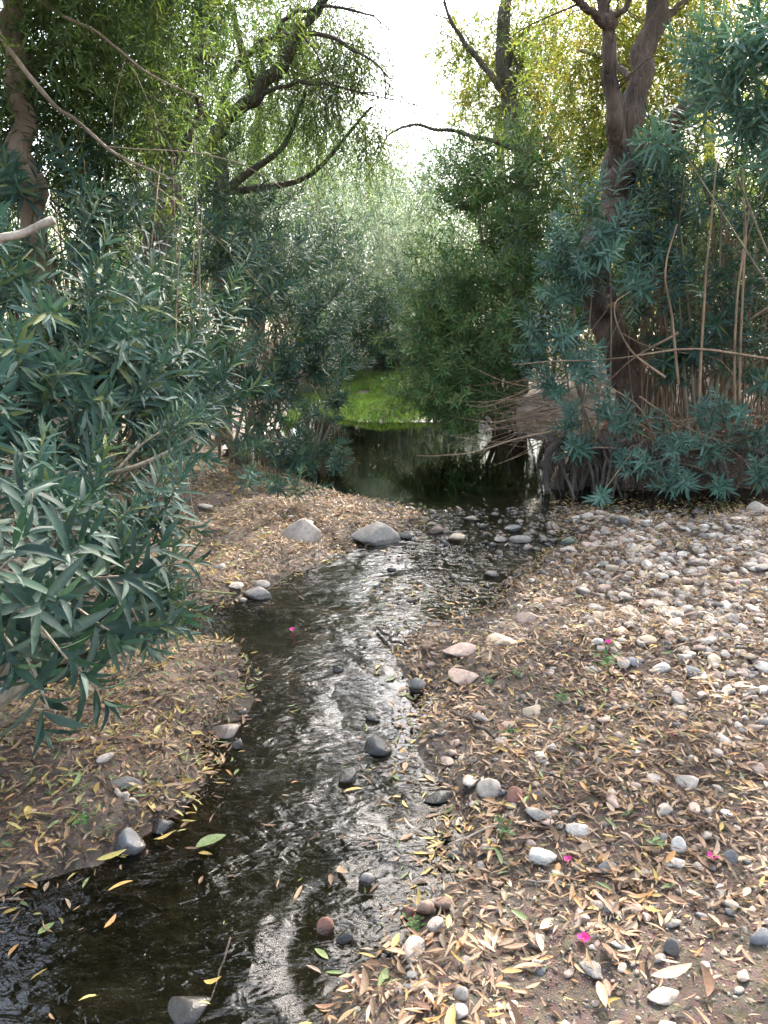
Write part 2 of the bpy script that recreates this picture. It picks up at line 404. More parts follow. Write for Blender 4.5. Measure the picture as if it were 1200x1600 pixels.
def water_mat():
    m, nt, out, N, L = nodes('stream_water')
    geo = N('ShaderNodeNewGeometry'); P = geo.outputs['Position']
    sp = N('ShaderNodeSeparateXYZ'); L(P, sp.inputs[0])
    mp = N('ShaderNodeMapping'); mp.inputs['Rotation'].default_value = (0, 0, R(12)); mp.inputs['Scale'].default_value = (.8, 1.7, 1); L(P, mp.inputs[0])
    a = noise(N, L, mp.outputs[0], 12, 2, .5, 1.2); b = noise(N, L, mp.outputs[0], 34, 2, .5, 1.0); c = noise(N, L, P, 3.5, 2, .5, .4)
    # the still pool beyond the riffle is calmer
    pr = N('ShaderNodeMapRange'); pr.interpolation_type = 'SMOOTHSTEP'; L(sp.outputs[1], pr.inputs[0]); pr.inputs[1].default_value = 5.6; pr.inputs[2].default_value = 6.6
    pr.inputs[3].default_value = 1.0; pr.inputs[4].default_value = .035
    # rougher where it runs over the shallow bar
    s = N('ShaderNodeMath', operation='MULTIPLY_ADD'); L(b.outputs[0], s.inputs[0]); s.inputs[1].default_value = .16; L(a.outputs[0], s.inputs[2])
    s2 = N('ShaderNodeMath', operation='MULTIPLY_ADD'); L(c.outputs[0], s2.inputs[0]); s2.inputs[1].default_value = 1.6; L(s.outputs[0], s2.inputs[2])
    gm = noise(N, L, P, 1.9, 2, .5, .6); gr = N('ShaderNodeMapRange'); L(gm.outputs[0], gr.inputs[0]); gr.inputs[1].default_value = .38; gr.inputs[2].default_value = .62; gr.inputs[3].default_value = .35; gr.inputs[4].default_value = 1.1
    s25 = N('ShaderNodeMath', operation='MULTIPLY'); L(s2.outputs[0], s25.inputs[0]); L(gr.outputs[0], s25.inputs[1])
    s3 = N('ShaderNodeMath', operation='MULTIPLY'); L(s25.outputs[0], s3.inputs[0]); L(pr.outputs[0], s3.inputs[1])
    bp = N('ShaderNodeBump'); bp.inputs['Strength'].default_value = 1.0; bp.inputs['Distance'].default_value = .011; L(s3.outputs[0], bp.inputs['Height'])
    fr = N('ShaderNodeFresnel'); fr.inputs[0].default_value = 1.33; L(bp.outputs[0], fr.inputs['Normal'])
    fm = N('ShaderNodeMath', operation='MULTIPLY', use_clamp=True); L(fr.outputs[0], fm.inputs[0]); fm.inputs[1].default_value = 1.3
    gl = N('ShaderNodeBsdfGlossy'); gl.inputs['Roughness'].default_value = .008; L(bp.outputs[0], gl.inputs['Normal'])
    tr = N('ShaderNodeBsdfTransparent'); dk = N('ShaderNodeMapRange'); L(sp.outputs[1], dk.inputs[0]); dk.inputs[1].default_value = 5.8; dk.inputs[2].default_value = 7.2     # deep brown pool water
    L(mix(N, L, (.52, .52, .42), (.16, .15, .09), dk.outputs[0]), tr.inputs[0])
    ms = N('ShaderNodeMixShader'); L(fm.outputs[0], ms.inputs[0]); L(tr.outputs[0], ms.inputs[1]); L(gl.outputs[0], ms.inputs[2])
    L(ms.outputs[0], out.inputs[0])
    return m

# ------------------------------------------------------------------ the setting
def axis(c, n, dense, spread, lim):
    t = np.linspace(-1, 1, n); k = spread
    return c + lim * np.sinh(k * t) / math.sinh(k)
xs = axis(.2, 350, 0, 7.6, 320)
ty = np.linspace(0, 1, 380)
ys = np.concatenate([[-300, -120, -50, -20, -8, -3, -1, 0, .5], .9 + 2.6 * (np.exp(ty * 4.85) - 1)])
X, Y = np.meshgrid(xs, ys)
Z = height(X, Y)
rr = np.hypot(X, Y - 8)
Z = Z + np.clip((rr - 30) / 60, 0, 1) * 1.0
V = np.stack([X, Y, Z], -1).reshape(-1, 3)
nx, ny = len(xs), len(ys)
ii = (np.arange(ny - 1)[:, None] * nx + np.arange(nx - 1)[None]).ravel()
q = np.stack([ii, ii + 1, ii + nx + 1, ii + nx], -1)
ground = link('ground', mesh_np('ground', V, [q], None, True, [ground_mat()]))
tag(ground, 'brown leaf-strewn soil banks rising from the stream', kind='structure')
wq = [(-9, -.5), (9, -.5), (9, 13.5), (-9, 13.5)]
water = link('stream_water', mesh_np('stream_water', [(x, y, 0) for x, y in wq], [np.array([[0, 1, 2, 3]])], None, False, [water_mat()]))
tag(water, 'dark rippled stream running out of a still pool', kind='structure')

# ------------------------------------------------------------------ colours
OLE = np.array([(.042, .084, .068), (.050, .096, .080), (.036, .072, .062), (.068, .110, .074), (.084, .116, .10), (.044, .088, .066), (.054, .094, .084), (.036, .076, .054), (.11, .135, .055)])
OLE_D = np.array([(.06, .125, .048), (.072, .145, .055), (.09, .17, .065), (.13, .18, .06), (.16, .19, .07)])
OLE_P = np.array([(.075, .15, .118), (.092, .165, .138), (.065, .125, .105), (.12, .185, .155)])
WILG = np.array([(.075, .125, .055), (.09, .14, .06), (.065, .11, .06), (.12, .16, .06)])
WILY = np.array([(.15, .19, .055), (.18, .20, .055), (.12, .17, .055), (.26, .21, .06), (.10, .15, .055)])
WIL_HAZE = np.array([(.15, .20, .15), (.18, .22, .14), (.14, .19, .16), (.20, .23, .14)])  # distance haze and glare painted into the far willows' leaf colour
def pick(pal, n, j=.18):
    c = pal[rng.integers(0, len(pal), n)] * (1 + rng.uniform(-j, j, (n, 1)))
    return np.clip(c, 0, .95)

# ------------------------------------------------------------------ oleander shoots (shared meshes)
def shoot_leaves(length, nwh, leaf=.12, bare=.35, tipopen=25, seed=0):
    """returns leaf frames along a shoot that grows along +Z"""
    r = np.random.default_rng(seed)
    bend = r.uniform(-.12, .12, 2)
    Xs, Ns, Ts, Ls = [], [], [], []
    for i in range(nwh):
        f = i / max(1, nwh - 1); z = length * (bare + (1 - bare) * f)
        c = np.array([bend[0] * z * z / length, bend[1] * z * z / length, z])
        k = 3 if f < .97 else 4; ph = i * 1.05 + r.uniform(0, .3)
        for j in range(k):
            a = ph + j * 2 * math.pi / k + r.uniform(-.25, .25)
            op = R(78 - (78 - tipopen) * f ** 1.6 + r.uniform(-12, 12))
            d = np.array([math.cos(a) * math.sin(op), math.sin(a) * math.sin(op), math.cos(op)])
            n = np.array([-math.cos(a) * math.cos(op), -math.sin(a) * math.cos(op), math.sin(op)]) + r.normal(size=3) * .25
            Xs.append(d); Ns.append(n); Ts.append(c); Ls.append(leaf * (1 - .5 * f ** 3) * r.uniform(.75, 1.15))
    return np.array(Xs), np.array(Ns), np.array(Ts), np.array(Ls), bend
def shoot_into(mb, O, axis_, length, nwh, leaf, pal, seed, tpl=LEAF_HI, bare=.35, stem_r=.0035):
    Xs, Ns, Ts, Ls, bend = shoot_leaves(length, nwh, leaf, bare, seed=seed)
    z = np.asarray(axis_, float); z /= np.linalg.norm(z)
    x = np.cross([0.3, 1, .1], z); x /= np.linalg.norm(x); y = np.cross(z, x); Q = np.stack([x, y, z], -1)
    M = frames(Xs @ Q.T, Ns @ Q.T) * Ls[:, None, None]
    mb.inst(tpl, M, Ts @ Q.T + O, pick(pal, len(Ts)))
    P = np.array([[bend[0] * t * t * length, bend[1] * t * t * length, length * t] for t in (0, .5, 1)]) @ Q.T + O
    tube(mb, P, [stem_r, stem_r * .8, stem_r * .4], 4, 5, tint=(.13, .15, .07))
SHOOT, SPRAY, SHOOT_D, SPRAY_D, SHOOT_P, SPRAY_P = [], [], [], [], [], []
def make_sets(pal, A, B, nm):
    for k in range(6):
        mb = MB(); shoot_into(mb, np.zeros(3), (0, 0, 1), .42, 11, .125, pal, 100 + k)
        A.append(mb.mesh('leafy_shoot', M_OLE))
    for k in range(6):
        mb = MB(); r = np.random.default_rng(300 + k)
        P = np.array([[0, 0, 0], [r.uniform(-.05, .05), r.uniform(-.05, .05), .35], [r.uniform(-.12, .12), r.uniform(-.12, .12), .75]])
        tube(mb, P, [.008, .006, .004], 5, 8, tint=(.16, .14, .09))
        S = spline(P, 8)
        for j in range(7):
            o = S[min(7, 2 + j)] if j < 6 else S[7]; a = j * 2.4 + r.uniform(0, 1); e = r.uniform(.5, 1.1) if j < 6 else .1
            shoot_into(mb, o, (math.cos(a) * math.sin(e), math.sin(a) * math.sin(e), math.cos(e)), r.uniform(.28, .42), 8, .12, pal, 500 + k * 9 + j, LEAF_MID, .25, .003)
        B.append(mb.mesh('leafy_branch', M_OLE))
make_sets(OLE, SHOOT, SPRAY, 'g'); make_sets(OLE_D, SHOOT_D, SPRAY_D, 'd'); make_sets(OLE_P, SHOOT_P, SPRAY_P, 'p')

def orient(ax, spin):
    q = Vector(ax).to_track_quat('Z', 'X')
    return (q.to_matrix() @ Matrix.Rotation(spin, 3, 'Z')).to_4x4()
def shrub(base, blobs, label, meshes, per, scale=1.0, group='oleander shrubs along the stream', stems=True, up=.5, bias=(0, 0, 0), stemmat=None, name='oleander_shrub', pname='leafy_branch', out=1.0):
    base = np.array([base[0], base[1], float(height(np.array([base[0]]), np.array([base[1]]))[0]) - .02])
    t = thing(name, base, label, 'shrub', group)
    for bi, (u, v, Yd, r) in enumerate(blobs):
        c = at(u, v, Yd)
        if stems:
            mid = base * .5 + c * .5 + rng.normal(size=3) * .08 + np.array([0, 0, .12]); stk = .6 if meshes is SHOOT_P else 1.
            tube_obj('stem', [base + rng.normal(size=3) * [.08, .08, 0], mid, c], [.018 * stk, .013 * stk, .006 * stk], stemmat or M_STEM, t, base, sides=6, n=10)
        n = max(2, int(per * (.7 + .6 * rng.random())))
        D = unit(n)
        rad = r * rng.random(n) ** (1 / 2.2)
        Pp = c + D * rad[:, None] * np.array([1, 1, .85])
        for k in range(n):
            if Pp[k][2] < .05: continue
            ax = D[k] * out * .8 + np.array([0, 0, up]) + np.array(bias) + rng.normal(size=3) * .25
            s = scale * rng.uniform(.8, 1.2); L_ = (.42 if meshes in (SHOOT, SHOOT_D, SHOOT_P) else .8) * s
            ax = ax / np.linalg.norm(ax)
            o = link(pname, random.choice(meshes), t)
            loc = Pp[k] - ax * L_ * .6 - base
            o.matrix_local = Matrix.Translation(Vector(loc)) @ orient(ax, random.uniform(0, 6.28)) @ Matrix.Scale(s, 4)
    return t

# ------------------------------------------------------------------ trees
DENS = 2.2
def crown_into(mb, blobs, pal, leaf=.09, hang=.75, per=14, strand=.6, twig=True, tint_twig=(.12, .09, .06)):
    """blobs: (centre(3), radii(3), strands)"""
    for c, rad, ns in blobs:
        ns = int(ns * DENS)
        D = unit(ns) * (rng.random(ns) ** (1 / 2.3))[:, None]
        # clumped: pull the strands towards a few knots
        kn = unit(max(3, ns // 28)) * .8; kid = rng.integers(0, len(kn), ns)
        D = D * .55 + kn[kid] * .55
        O = np.asarray(c) + D * np.asarray(rad)
        dr = unit(ns) * (1 - hang) * 1.7 + D * .5 + np.array([0, 0, -hang]); dr /= np.linalg.norm(dr, axis=1)[:, None]
        Ln = strand * rng.uniform(.5, 1.2, ns)
        t = np.tile(np.linspace(.08, 1, per), (ns, 1)) + rng.uniform(-.03, .03, (ns, per))
        sag = np.array([0, 0, -1.])[None, None] * (t ** 2 * .25 * Ln[:, None])[..., None]
        P = O[:, None] + dr[:, None] * (t * Ln[:, None])[..., None] + sag
        P = P.reshape(-1, 3); n = len(P)
        dd = np.repeat(dr, per, 0) * .55 + unit(n) * .75 + np.array([0, 0, -.25 * hang])
        N_ = unit(n) + np.array([0, 0, .8])
        M = frames(dd, N_) * (leaf * rng.uniform(.6, 1.25, n))[:, None, None]
        C = np.repeat(pick(pal, ns, .2), per, 0) * (1 + rng.uniform(-.15, .15, (n, 1)))
        mb.inst(LEAF_WIL, M, P, C)
        if twig:
            E = O + dr * Ln[:, None] * .9 + np.array([0, 0, -1]) * (Ln * .2)[:, None]
            w = .0022 * (leaf / .09)
            A = np.stack([O + [w, 0, 0], O + [-w, w, 0], O + [-w, -w, 0], E], 1).reshape(-1, 3)
            off = (np.arange(ns) * 4)[:, None, None]; tt = np.array([[0, 1, 3], [1, 2, 3], [2, 0, 3]])[None]
            mb.add(A, None, (off + tt).reshape(-1, 3), np.array(tint_twig))
def tree(name, label, trunk, limbs, blobs, pal, barkm, leaf=.09, hang=.75, per=14, strand=.6, group='trees on the banks', sides=14, boughs=3, twigs=0):
    base = np.array(trunk[0][0]); t = thing(name, base, label, 'tree', group)
    tube_obj('trunk', [p for p, r in trunk], [r for p, r in trunk], barkm, t, base, sides=sides, n=len(trunk) * 8, rough=.14, seed=len(trunk) + int(base[0] * 10) % 50)
    for L_ in limbs:
        tube_obj('branch', [p for p, r in L_], [r for p, r in L_], barkm, t, base, sides=8, n=len(L_) * 6, rough=.12, seed=3)
        Lp = spline(np.array([p for p, r in L_]), 30); rl = min(.009, L_[len(L_) // 2][1] * .28)
        for q_ in range(twigs):
            i0 = random.randint(8, 29); s0 = Lp[i0]; d0 = Lp[i0] - Lp[i0 - 1]; d0 = d0 / np.linalg.norm(d0) + rng.normal(size=3) * .55 + [0, 0, -.15]; l0 = random.uniform(.25, .8)
            e0_ = s0 + d0 * l0 + [0, 0, -l0 * .3]
            tube_obj('twig', [s0, s0 + d0 * l0 * .55 + rng.normal(size=3) * .03, e0_], [rl, rl * .6, rl * .2], barkm, t, base, sides=4, n=9, rough=.3, seed=q_)
    top = np.array(trunk[-1][0])
    for c, rad, ns in blobs[:boughs]:
        c = np.asarray(c)
        s = min([np.array(p) for p, r in trunk] , key=lambda p: np.linalg.norm(p - c) + abs(p[2] - c[2] + .8))
        tube_obj('branch', [s, (s + c) / 2 + rng.normal(size=3) * .15 + [0, 0, .15], c + [0, 0, .2]], [.045, .03, .012], barkm, t, base, sides=6, n=12, rough=.1)
    if blobs:
        mb = MB(); crown_into(mb, [(np.asarray(c) - base, rad, ns) for c, rad, ns in blobs], pal, leaf, hang, per, strand)
        link('crown', mb.mesh('crown', M_WIL_HAZE if pal is WIL_HAZE else M_WIL), t)
    return t
def pt(u, v, Y, r): return (at(u, v, Y), r)
def gb(u, Y):                                # a point on the ground below pixel column u at distance Y
    p = at(u, 600, Y); return np.array([p[0], Y, float(height(np.array([p[0]]), np.array([Y]))[0]) - .1])
def bl(u, v, Y, rx, ns, rz=None, ry=None): return (at(u, v, Y), (rx, ry or rx, rz or rx), ns)

# right-hand forked tree on the root bank
T_ = tree('bank_tree', 'thick forked brown tree leaning out of the root bank right of the pool',
    [(gb(1003, 8.0), .30), pt(992, 670, 8, .21), pt(985, 600, 8, .175), pt(962, 528, 8, .165), pt(935, 465, 8, .165), pt(920, 415, 8, .15), pt(938, 362, 8.05, .15), pt(963, 318, 8.1, .16), pt(970, 268, 8.1, .16), pt(974, 215, 8.1, .12), pt(995, 125, 8.2, .105), pt(1012, 60, 8.3, .10), pt(1028, -20, 8.4, .09), pt(1040, -220, 8.6, .07), pt(1050, -500, 8.8, .03)],
    [[pt(974, 255, 8.05, .10), pt(962, 190, 7.95, .085), pt(957, 110, 7.9, .07), pt(948, 45, 7.9, .065), pt(938, -20, 7.9, .05), pt(915, -200, 7.8, .03)],
     [pt(948, 42, 7.9, .045), pt(925, 15, 7.8, .035), pt(895, -12, 7.7, .03), pt(850, -90, 7.6, .015)],
     [pt(950, 35, 7.9, .03), pt(975, 12, 7.8, .025), pt(1000, -30, 7.7, .02)],
     [pt(968, 300, 8.1, .11), pt(990, 262, 7.9, .095), pt(1030, 215, 7.7, .08), pt(1075, 172, 7.4, .07), pt(1130, 140, 7.2, .06), pt(1220, 95, 7, .04)],
     [pt(938, 458, 7.95, .10), pt(952, 476, 7.78, .075), pt(957, 482, 7.72, .07)]],
    [bl(1020, 60, 9.4, 1.3, 420), bl(1120, 30, 9.6, 1.4, 420), bl(900, 110, 9.5, .9, 260), bl(1080, 190, 9.6, 1.1, 260), bl(950, 220, 9.8, .9, 160), bl(960, -200, 8.6, 1.8, 420), bl(1180, -250, 8.5, 2.0, 420), bl(1060, -520, 8.5, 2.2, 420), bl(1300, -60, 8.5, 1.8, 250), bl(1400, -500, 9, 2.3, 330), (np.array([1.3, 8.4, 7.2]), (1.7, 1.4, 1.1), 330), (np.array([3.2, 6.8, 7.2]), (1.8, 1.5, 1.3), 300)],  # last two blobs: crown above the view, added to block the sun
    WILY, M_BARK, .075, .3, 14, .45, twigs=7)
# the pale sawn face of the stub
mb = MB(); e0 = at(957, 482, 7.70); tube(mb, [e0 - T_.location[:] , e0 + (e0 - at(952, 476, 7.78)) * .04 - T_.location[:]], [.066, .05], 12, 3); link('cut_face', mb.mesh('cut_face', M_CUT), T_)

tree('far_willow', 'slender dark willow trunk behind the right shrubs with yellowing crown',
    [(gb(812, 12), 0.1500), pt(815, 400, 12, 0.1275), pt(812, 240, 12, 0.1125), pt(800, 165, 12, 0.1050), pt(790, 110, 12, 0.0975), pt(783, 40, 12, 0.0900), pt(792, -30, 12, 0.0750), pt(800, -300, 12, 0.0375)],
    [[pt(798, 160, 12, 0.0600), pt(770, 118, 11.9, 0.0450), pt(738, 78, 11.8, 0.0375), pt(705, 38, 11.7, 0.0263), pt(690, -20, 11.6, 0.0150)],
     [pt(812, 235, 12, 0.0450), pt(768, 218, 11.7, 0.0338), pt(700, 203, 11.4, 0.0263), pt(640, 197, 11.1, 0.0188), pt(608, 210, 11, 0.0135), pt(588, 250, 10.9, 0.0060)],
     [pt(812, 230, 12, 0.0750), pt(800, 200, 12, 0.0675), pt(790, 150, 12, 0.0600)]],
    [bl(790, 90, 12.5, 1.0, 230), bl(860, 60, 12.6, 1.2, 330), bl(880, 200, 12.6, 1.1, 260), bl(800, 200, 12.8, .7, 90), bl(725, 60, 12.3, .55, 110), bl(840, -160, 12.5, 1.6, 250), bl(745, 150, 12.8, .4, 45), bl(900, -420, 12, 2.3, 300)],
    WILY, M_BARKD, .09, .4, 14, .55, twigs=7)
# left trees
tree('leaning_tree', 'tan slim trunk rising at the left edge behind the oleanders',
    [(gb(95, 5), .085), pt(82, 520, 5, .075), pt(60, 400, 5, .07), pt(44, 300, 5, .066), pt(34, 200, 5, .064), pt(28, 100, 5, .062), pt(12, 0, 5, .06), pt(-10, -200, 5, .05), pt(-30, -500, 5, .02)],
    [[pt(-40, -20, 4.6, 0.0130), pt(5, 60, 4.5, 0.0130), pt(70, 145, 4.5, 0.0117), pt(130, 200, 4.5, 0.0097), pt(190, 245, 4.4, 0.0072), pt(270, 280, 4.3, 0.0039)],
     [pt(30, -30, 4.8, 0.0117), pt(80, 12, 4.8, 0.0104), pt(160, 55, 4.8, 0.0084), pt(220, 108, 4.7, 0.0065), pt(310, 152, 4.6, 0.0033)]],
    [bl(60, 60, 5.2, .8, 260), bl(170, 90, 5.6, .8, 260), bl(50, 210, 5.4, .6, 120), bl(170, 220, 5.6, .55, 90), bl(0, -250, 5, 1.2, 320), bl(200, -200, 5.2, 1.1, 300), bl(-120, -500, 4.5, 1.6, 300), bl(120, -500, 4.8, 1.2, 200)],
    WILG, M_BARKT, .075, .3, 14, .3, twigs=2)
tree('dark_trunk_tree', 'dark upright trunk standing in the oleanders on the left bank',
    [(gb(243, 7), .16), pt(240, 500, 7, .125), pt(243, 400, 7, .12), pt(252, 300, 7, .115), pt(246, 200, 7, .11), pt(236, 110, 7, .105), pt(226, 0, 7, .10), pt(215, -250, 7, .07), pt(220, -600, 7, .03)],
    [[pt(236, 100, 7, .05), pt(200, 20, 6.9, .04), pt(150, -80, 6.8, .02)], [pt(250, 290, 7, .04), pt(290, 180, 6.9, .03), pt(320, 60, 6.8, .015)]],
    [bl(260, 40, 7.3, .8, 230), bl(290, 160, 7.4, .65, 150), bl(150, 20, 7.4, .9, 180), bl(330, -60, 7.2, .9, 200), bl(240, -350, 7, 1.7, 420), bl(60, -300, 7, 1.5, 260), bl(380, -420, 7, 1.2, 200), bl(200, -800, 7, 1.8, 300)],
    WILG, M_BARKD, .08, .3, 14, .4, twigs=5)
tree('arching_willow', 'willow with a diagonal limb and curved bare boughs against the white sky',
    [(gb(345, 9), 0.1054), pt(350, 450, 9, 0.0806), pt(345, 300, 9, 0.0744), pt(340, 215, 9, 0.0744), pt(360, 182, 9, 0.0713), pt(400, 150, 9, 0.0682), pt(447, 88, 9, 0.0589), pt(475, 42, 9, 0.0527), pt(505, 0, 9, 0.0434), pt(540, -80, 9, 0.0310), pt(560, -300, 9, 0.0124)],
    [[pt(345, 180, 9, 0.0372), pt(360, 120, 8.9, 0.0372), pt(378, 92, 8.9, 0.0341), pt(415, 64, 8.8, 0.0310), pt(470, 51, 8.7, 0.0248), pt(530, 66, 8.6, 0.0186), pt(590, 102, 8.5, 0.0093), pt(605, 130, 8.5, 0.0050)],
     [pt(430, 62, 8.8, 0.0248), pt(445, 30, 8.7, 0.0217), pt(470, 17, 8.7, 0.0186), pt(520, 12, 8.6, 0.0155), pt(585, 26, 8.5, 0.0093), pt(600, 60, 8.5, 0.0050)],
     [pt(400, 150, 9, 0.0248), pt(440, 135, 8.9, 0.0217), pt(475, 127, 8.8, 0.0186), pt(540, 139, 8.7, 0.0124), pt(612, 156, 8.6, 0.0050)],
     [pt(470, 51, 8.7, 0.0124), pt(500, 95, 8.6, 0.0074), pt(508, 170, 8.5, 0.0037), pt(505, 210, 8.5, 0.0019)],
     [pt(470, 51, 8.7, 0.0093), pt(520, -20, 8.6, 0.0074), pt(545, -70, 8.6, 0.0050)]],
    [bl(370, 40, 9.3, .7, 130), bl(480, 175, 9, .5, 80), bl(580, 200, 9, .3, 55), bl(560, 60, 9, .5, 90), bl(340, 240, 9.3, .7, 110), bl(420, 110, 9.3, .6, 70), bl(500, 20, 9.2, .55, 110), bl(530, 120, 9.3, .45, 60), bl(440, 10, 9.5, .5, 90), bl(410, -200, 9.2, 1.4, 200), bl(430, 190, 9.8, .7, 150), bl(470, 60, 10, .6, 90), bl(590, -90, 9, .5, 25), bl(545, 130, 9, .4, 24), (np.array([-.9, 8.6, 7.0]), (1.7, 1.4, 1.1), 330), (np.array([-2.6, 7.4, 7.2]), (1.5, 1.5, 1.2), 260)],  # last two blobs sit out of view, added to keep sun off the banks
    WILG, M_BARKD, .065, .75, 16, .6, twigs=12)
# pale willows that close the view over the pool, and the trees all round
fw = [(500, 20, 2.8, 4.4, WIL_HAZE, 'pale hazy willow at the centre behind the pool, left of the sky gap', 270),
      (660, 23, 2.6, 3.0, WIL_HAZE, 'pale hazy willow low in the gap beyond the grass', 360),
      (780, 18, 2.4, 4.4, WIL_HAZE, 'yellow-green willow right of the sky gap beyond the pool', 220),
      (400, 17, 2.6, 4.2, WIL_HAZE, 'grey-green willow behind the left oleanders', 200),
      (590, 27, 3.0, 3.0, WIL_HAZE, 'sunlit yellow-green willow farthest off in the middle', 300)]
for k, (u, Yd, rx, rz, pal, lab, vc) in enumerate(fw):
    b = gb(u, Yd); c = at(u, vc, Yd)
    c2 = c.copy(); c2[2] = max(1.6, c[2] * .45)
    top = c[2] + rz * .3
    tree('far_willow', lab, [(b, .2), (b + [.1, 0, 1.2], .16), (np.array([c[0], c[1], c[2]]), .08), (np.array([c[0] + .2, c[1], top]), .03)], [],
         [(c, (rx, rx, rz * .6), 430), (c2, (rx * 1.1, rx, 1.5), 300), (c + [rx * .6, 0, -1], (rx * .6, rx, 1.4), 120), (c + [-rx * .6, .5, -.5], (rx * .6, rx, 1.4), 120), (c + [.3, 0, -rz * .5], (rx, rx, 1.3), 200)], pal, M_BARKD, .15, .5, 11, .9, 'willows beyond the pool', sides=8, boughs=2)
oth = [(-9, 9, 4.5, 'olive-green tree filling the far left behind the tan trunk', WILG), (-7.5, 14, 5.5, 'green tree behind the dark trunk on the left', WILG), (-4.8, 18, 5, 'dull green tree seen between the left trunks', WILG),
       (5.5, 15, 6, 'yellow-green tree behind the forked tree on the right', WILY), (8.5, 12, 6.5, 'tall sunlit tree at the upper right corner', WILY), (9, 18, 6, 'yellowing tree farthest off on the right', WILY), (6.0, 21, 5, 'bright yellow-green tree behind the slender right trunk', WILY), (7.5, 7, 6, 'tall tree closing the right side behind the canes', WILG),
       (-6.5, 4, 5.5, 'broad tree on the left bank beside the viewer', WILG)]
for k, (x, y, h, lab, pal) in enumerate(oth):
    b = np.array([x, y, float(height(np.array([x]), np.array([y]))[0]) - .1])
    tree('bank_tree', lab, [(b, .2), (b + [.1, 0, 1.5], .16), (b + [.2, .1, h * .6], .1), (b + [.1, 0, h], .04)], [],
         [(b + [0, 0, h * .85], (2.2, 2.2, 1.7), 420), (b + [-.8, .3, h * .5], (2, 2, 1.5), 330), (b + [.8, -.3, h * .45], (2, 2, 1.4), 300), (b + [0, 0, 1.3], (2, 1.6, 1), 230)], pal, M_BARKD, .12, .4, 11, .7, 'trees behind the banks', sides=8, boughs=3)

over = [(-4.2, -1.5, 8, 3.4, 'large unseen shade tree added behind the viewer on the left bank'), (4.6, -1.8, 8, 3.4, 'large unseen shade tree added behind the viewer on the right bank'), (-4.6, 2.6, 7.5, 2.6, 'large unseen shade tree added on the left bank level with the near spray'),
        (3.9, .2, 8.5, 3.0, 'broad unseen shade tree added over the leafy bank from the right'),
        (6.6, 2.2, 8, 2.6, 'large unseen shade tree added beside the right end of the leafy bank'), (.4, -5.5, 9, 3.6, 'large unseen shade tree added upstream behind the viewer')]
for x, y, h, r, lab in over:  # unseen trees, added to cut the sky light reaching the ground
    b = np.array([x, y, float(height(np.array([x]), np.array([y]))[0]) - .1])
    tree('bank_tree', lab, [(b, .24), (b + [.1, 0, 1.8], .2), (b + [.2, .1, h * .6], .13), (b + [.1, 0, h], .05)], [],
         [(b + [-1.2 * np.sign(x), .8, h * .88], (r, r, 1.5), 380), (b + [-.9, .4, h * .62], (r * .9, r * .9, 1.3), 300), (b + [.9, -.4, h * .6], (r * .9, r * .9, 1.3), 260)], WILG, M_BARKD, .24, .4, 7, .9, 'trees behind the banks', sides=8, boughs=3)

# ------------------------------------------------------------------ oleander shrubs
shrub(gb(-200, 2.4)[:2], [(235, 800, 2.3, .1), (170, 850, 2.2, .12), (110, 900, 2.0, .12), (50, 840, 2.1, .15), (265, 915, 2.4, .08), (200, 975, 2.2, .08), (20, 960, 2.0, .12), (130, 780, 2.3, .12), (60, 760, 2.2, .12)],
      'low dark oleander sprays just behind the nearest big leaves', SHOOT, 5, .8, bias=(.6, -.3, .0), pname='leafy_shoot')
shrub(gb(30, 3.4)[:2], [(10, 420, 3.3, .3), (70, 480, 3.2, .33), (140, 545, 3.2, .3), (40, 570, 3.0, .33), (110, 640, 3.0, .3), (215, 590, 3.3, .25), (220, 660, 3.2, .25), (300, 640, 3.4, .15), (30, 660, 2.8, .25), (170, 500, 3.5, .25), (320, 610, 3.5, .13), (110, 720, 2.8, .16), (160, 610, 3.1, .25)],
      'dense grey-green oleander at the left edge above the near spray', SHOOT, 11, 1.0, bias=(.35, -.3, .1), pname='leafy_shoot')
shrub(gb(120, 5)[:2], [(60, 330, 4.9, .5), (150, 400, 5, .5), (180, 470, 5.2, .4), (130, 270, 5.2, .5), (300, 520, 5.3, .4), (165, 330, 5.4, .4), (250, 560, 5, .35), (20, 250, 5, .5)],
      'grey-green oleander around the tan trunk on the left bank', SHOOT, 17, 1.05, bias=(.2, -.2, .1), pname='leafy_shoot')
shrub(gb(360, 7.5)[:2], [(330, 420, 7, .5), (390, 480, 7.2, .5), (440, 540, 7.3, .45), (370, 350, 7.4, .5), (430, 420, 7.6, .5), (480, 500, 7.6, .4), (470, 590, 7.4, .3), (400, 600, 7.0, .35), (500, 560, 7.6, .3), (350, 560, 6.8, .35)],
      'grey-green oleander leaning over the left end of the pool', SHOOT, 17, 1.05, bias=(.3, -.2, 0), pname='leafy_shoot')
shrub(gb(400, 9.5)[:2], [(400, 340, 9.5, .55), (440, 390, 9.6, .5), (490, 470, 9.8, .4), (440, 470, 9.6, .5), (380, 400, 9.4, .5), (330, 310, 9.4, .6), (500, 540, 9.8, .35), (330, 390, 9, .5), (280, 300, 9, .6)],
      'tall oleander with upright tips left of the far willows', SPRAY, 7, .85, bias=(.1, 0, .4))
shrub(gb(470, 8.3)[:2], [(440, 655, 7.9, .25), (500, 650, 8.2, .2), (400, 640, 7.6, .25), (480, 720, 7.4, .14), (510, 700, 7.7, .14), (440, 710, 7.2, .16), (400, 690, 7, .18), (530, 735, 7.3, .07), (530, 625, 8.6, .08), (470, 690, 7.6, .12), (540, 560, 8.6, .15)],
      'drooping oleander twigs hanging over the left pool edge', SHOOT, 9, .85, bias=(.5, -.3, -.2), pname='leafy_shoot')
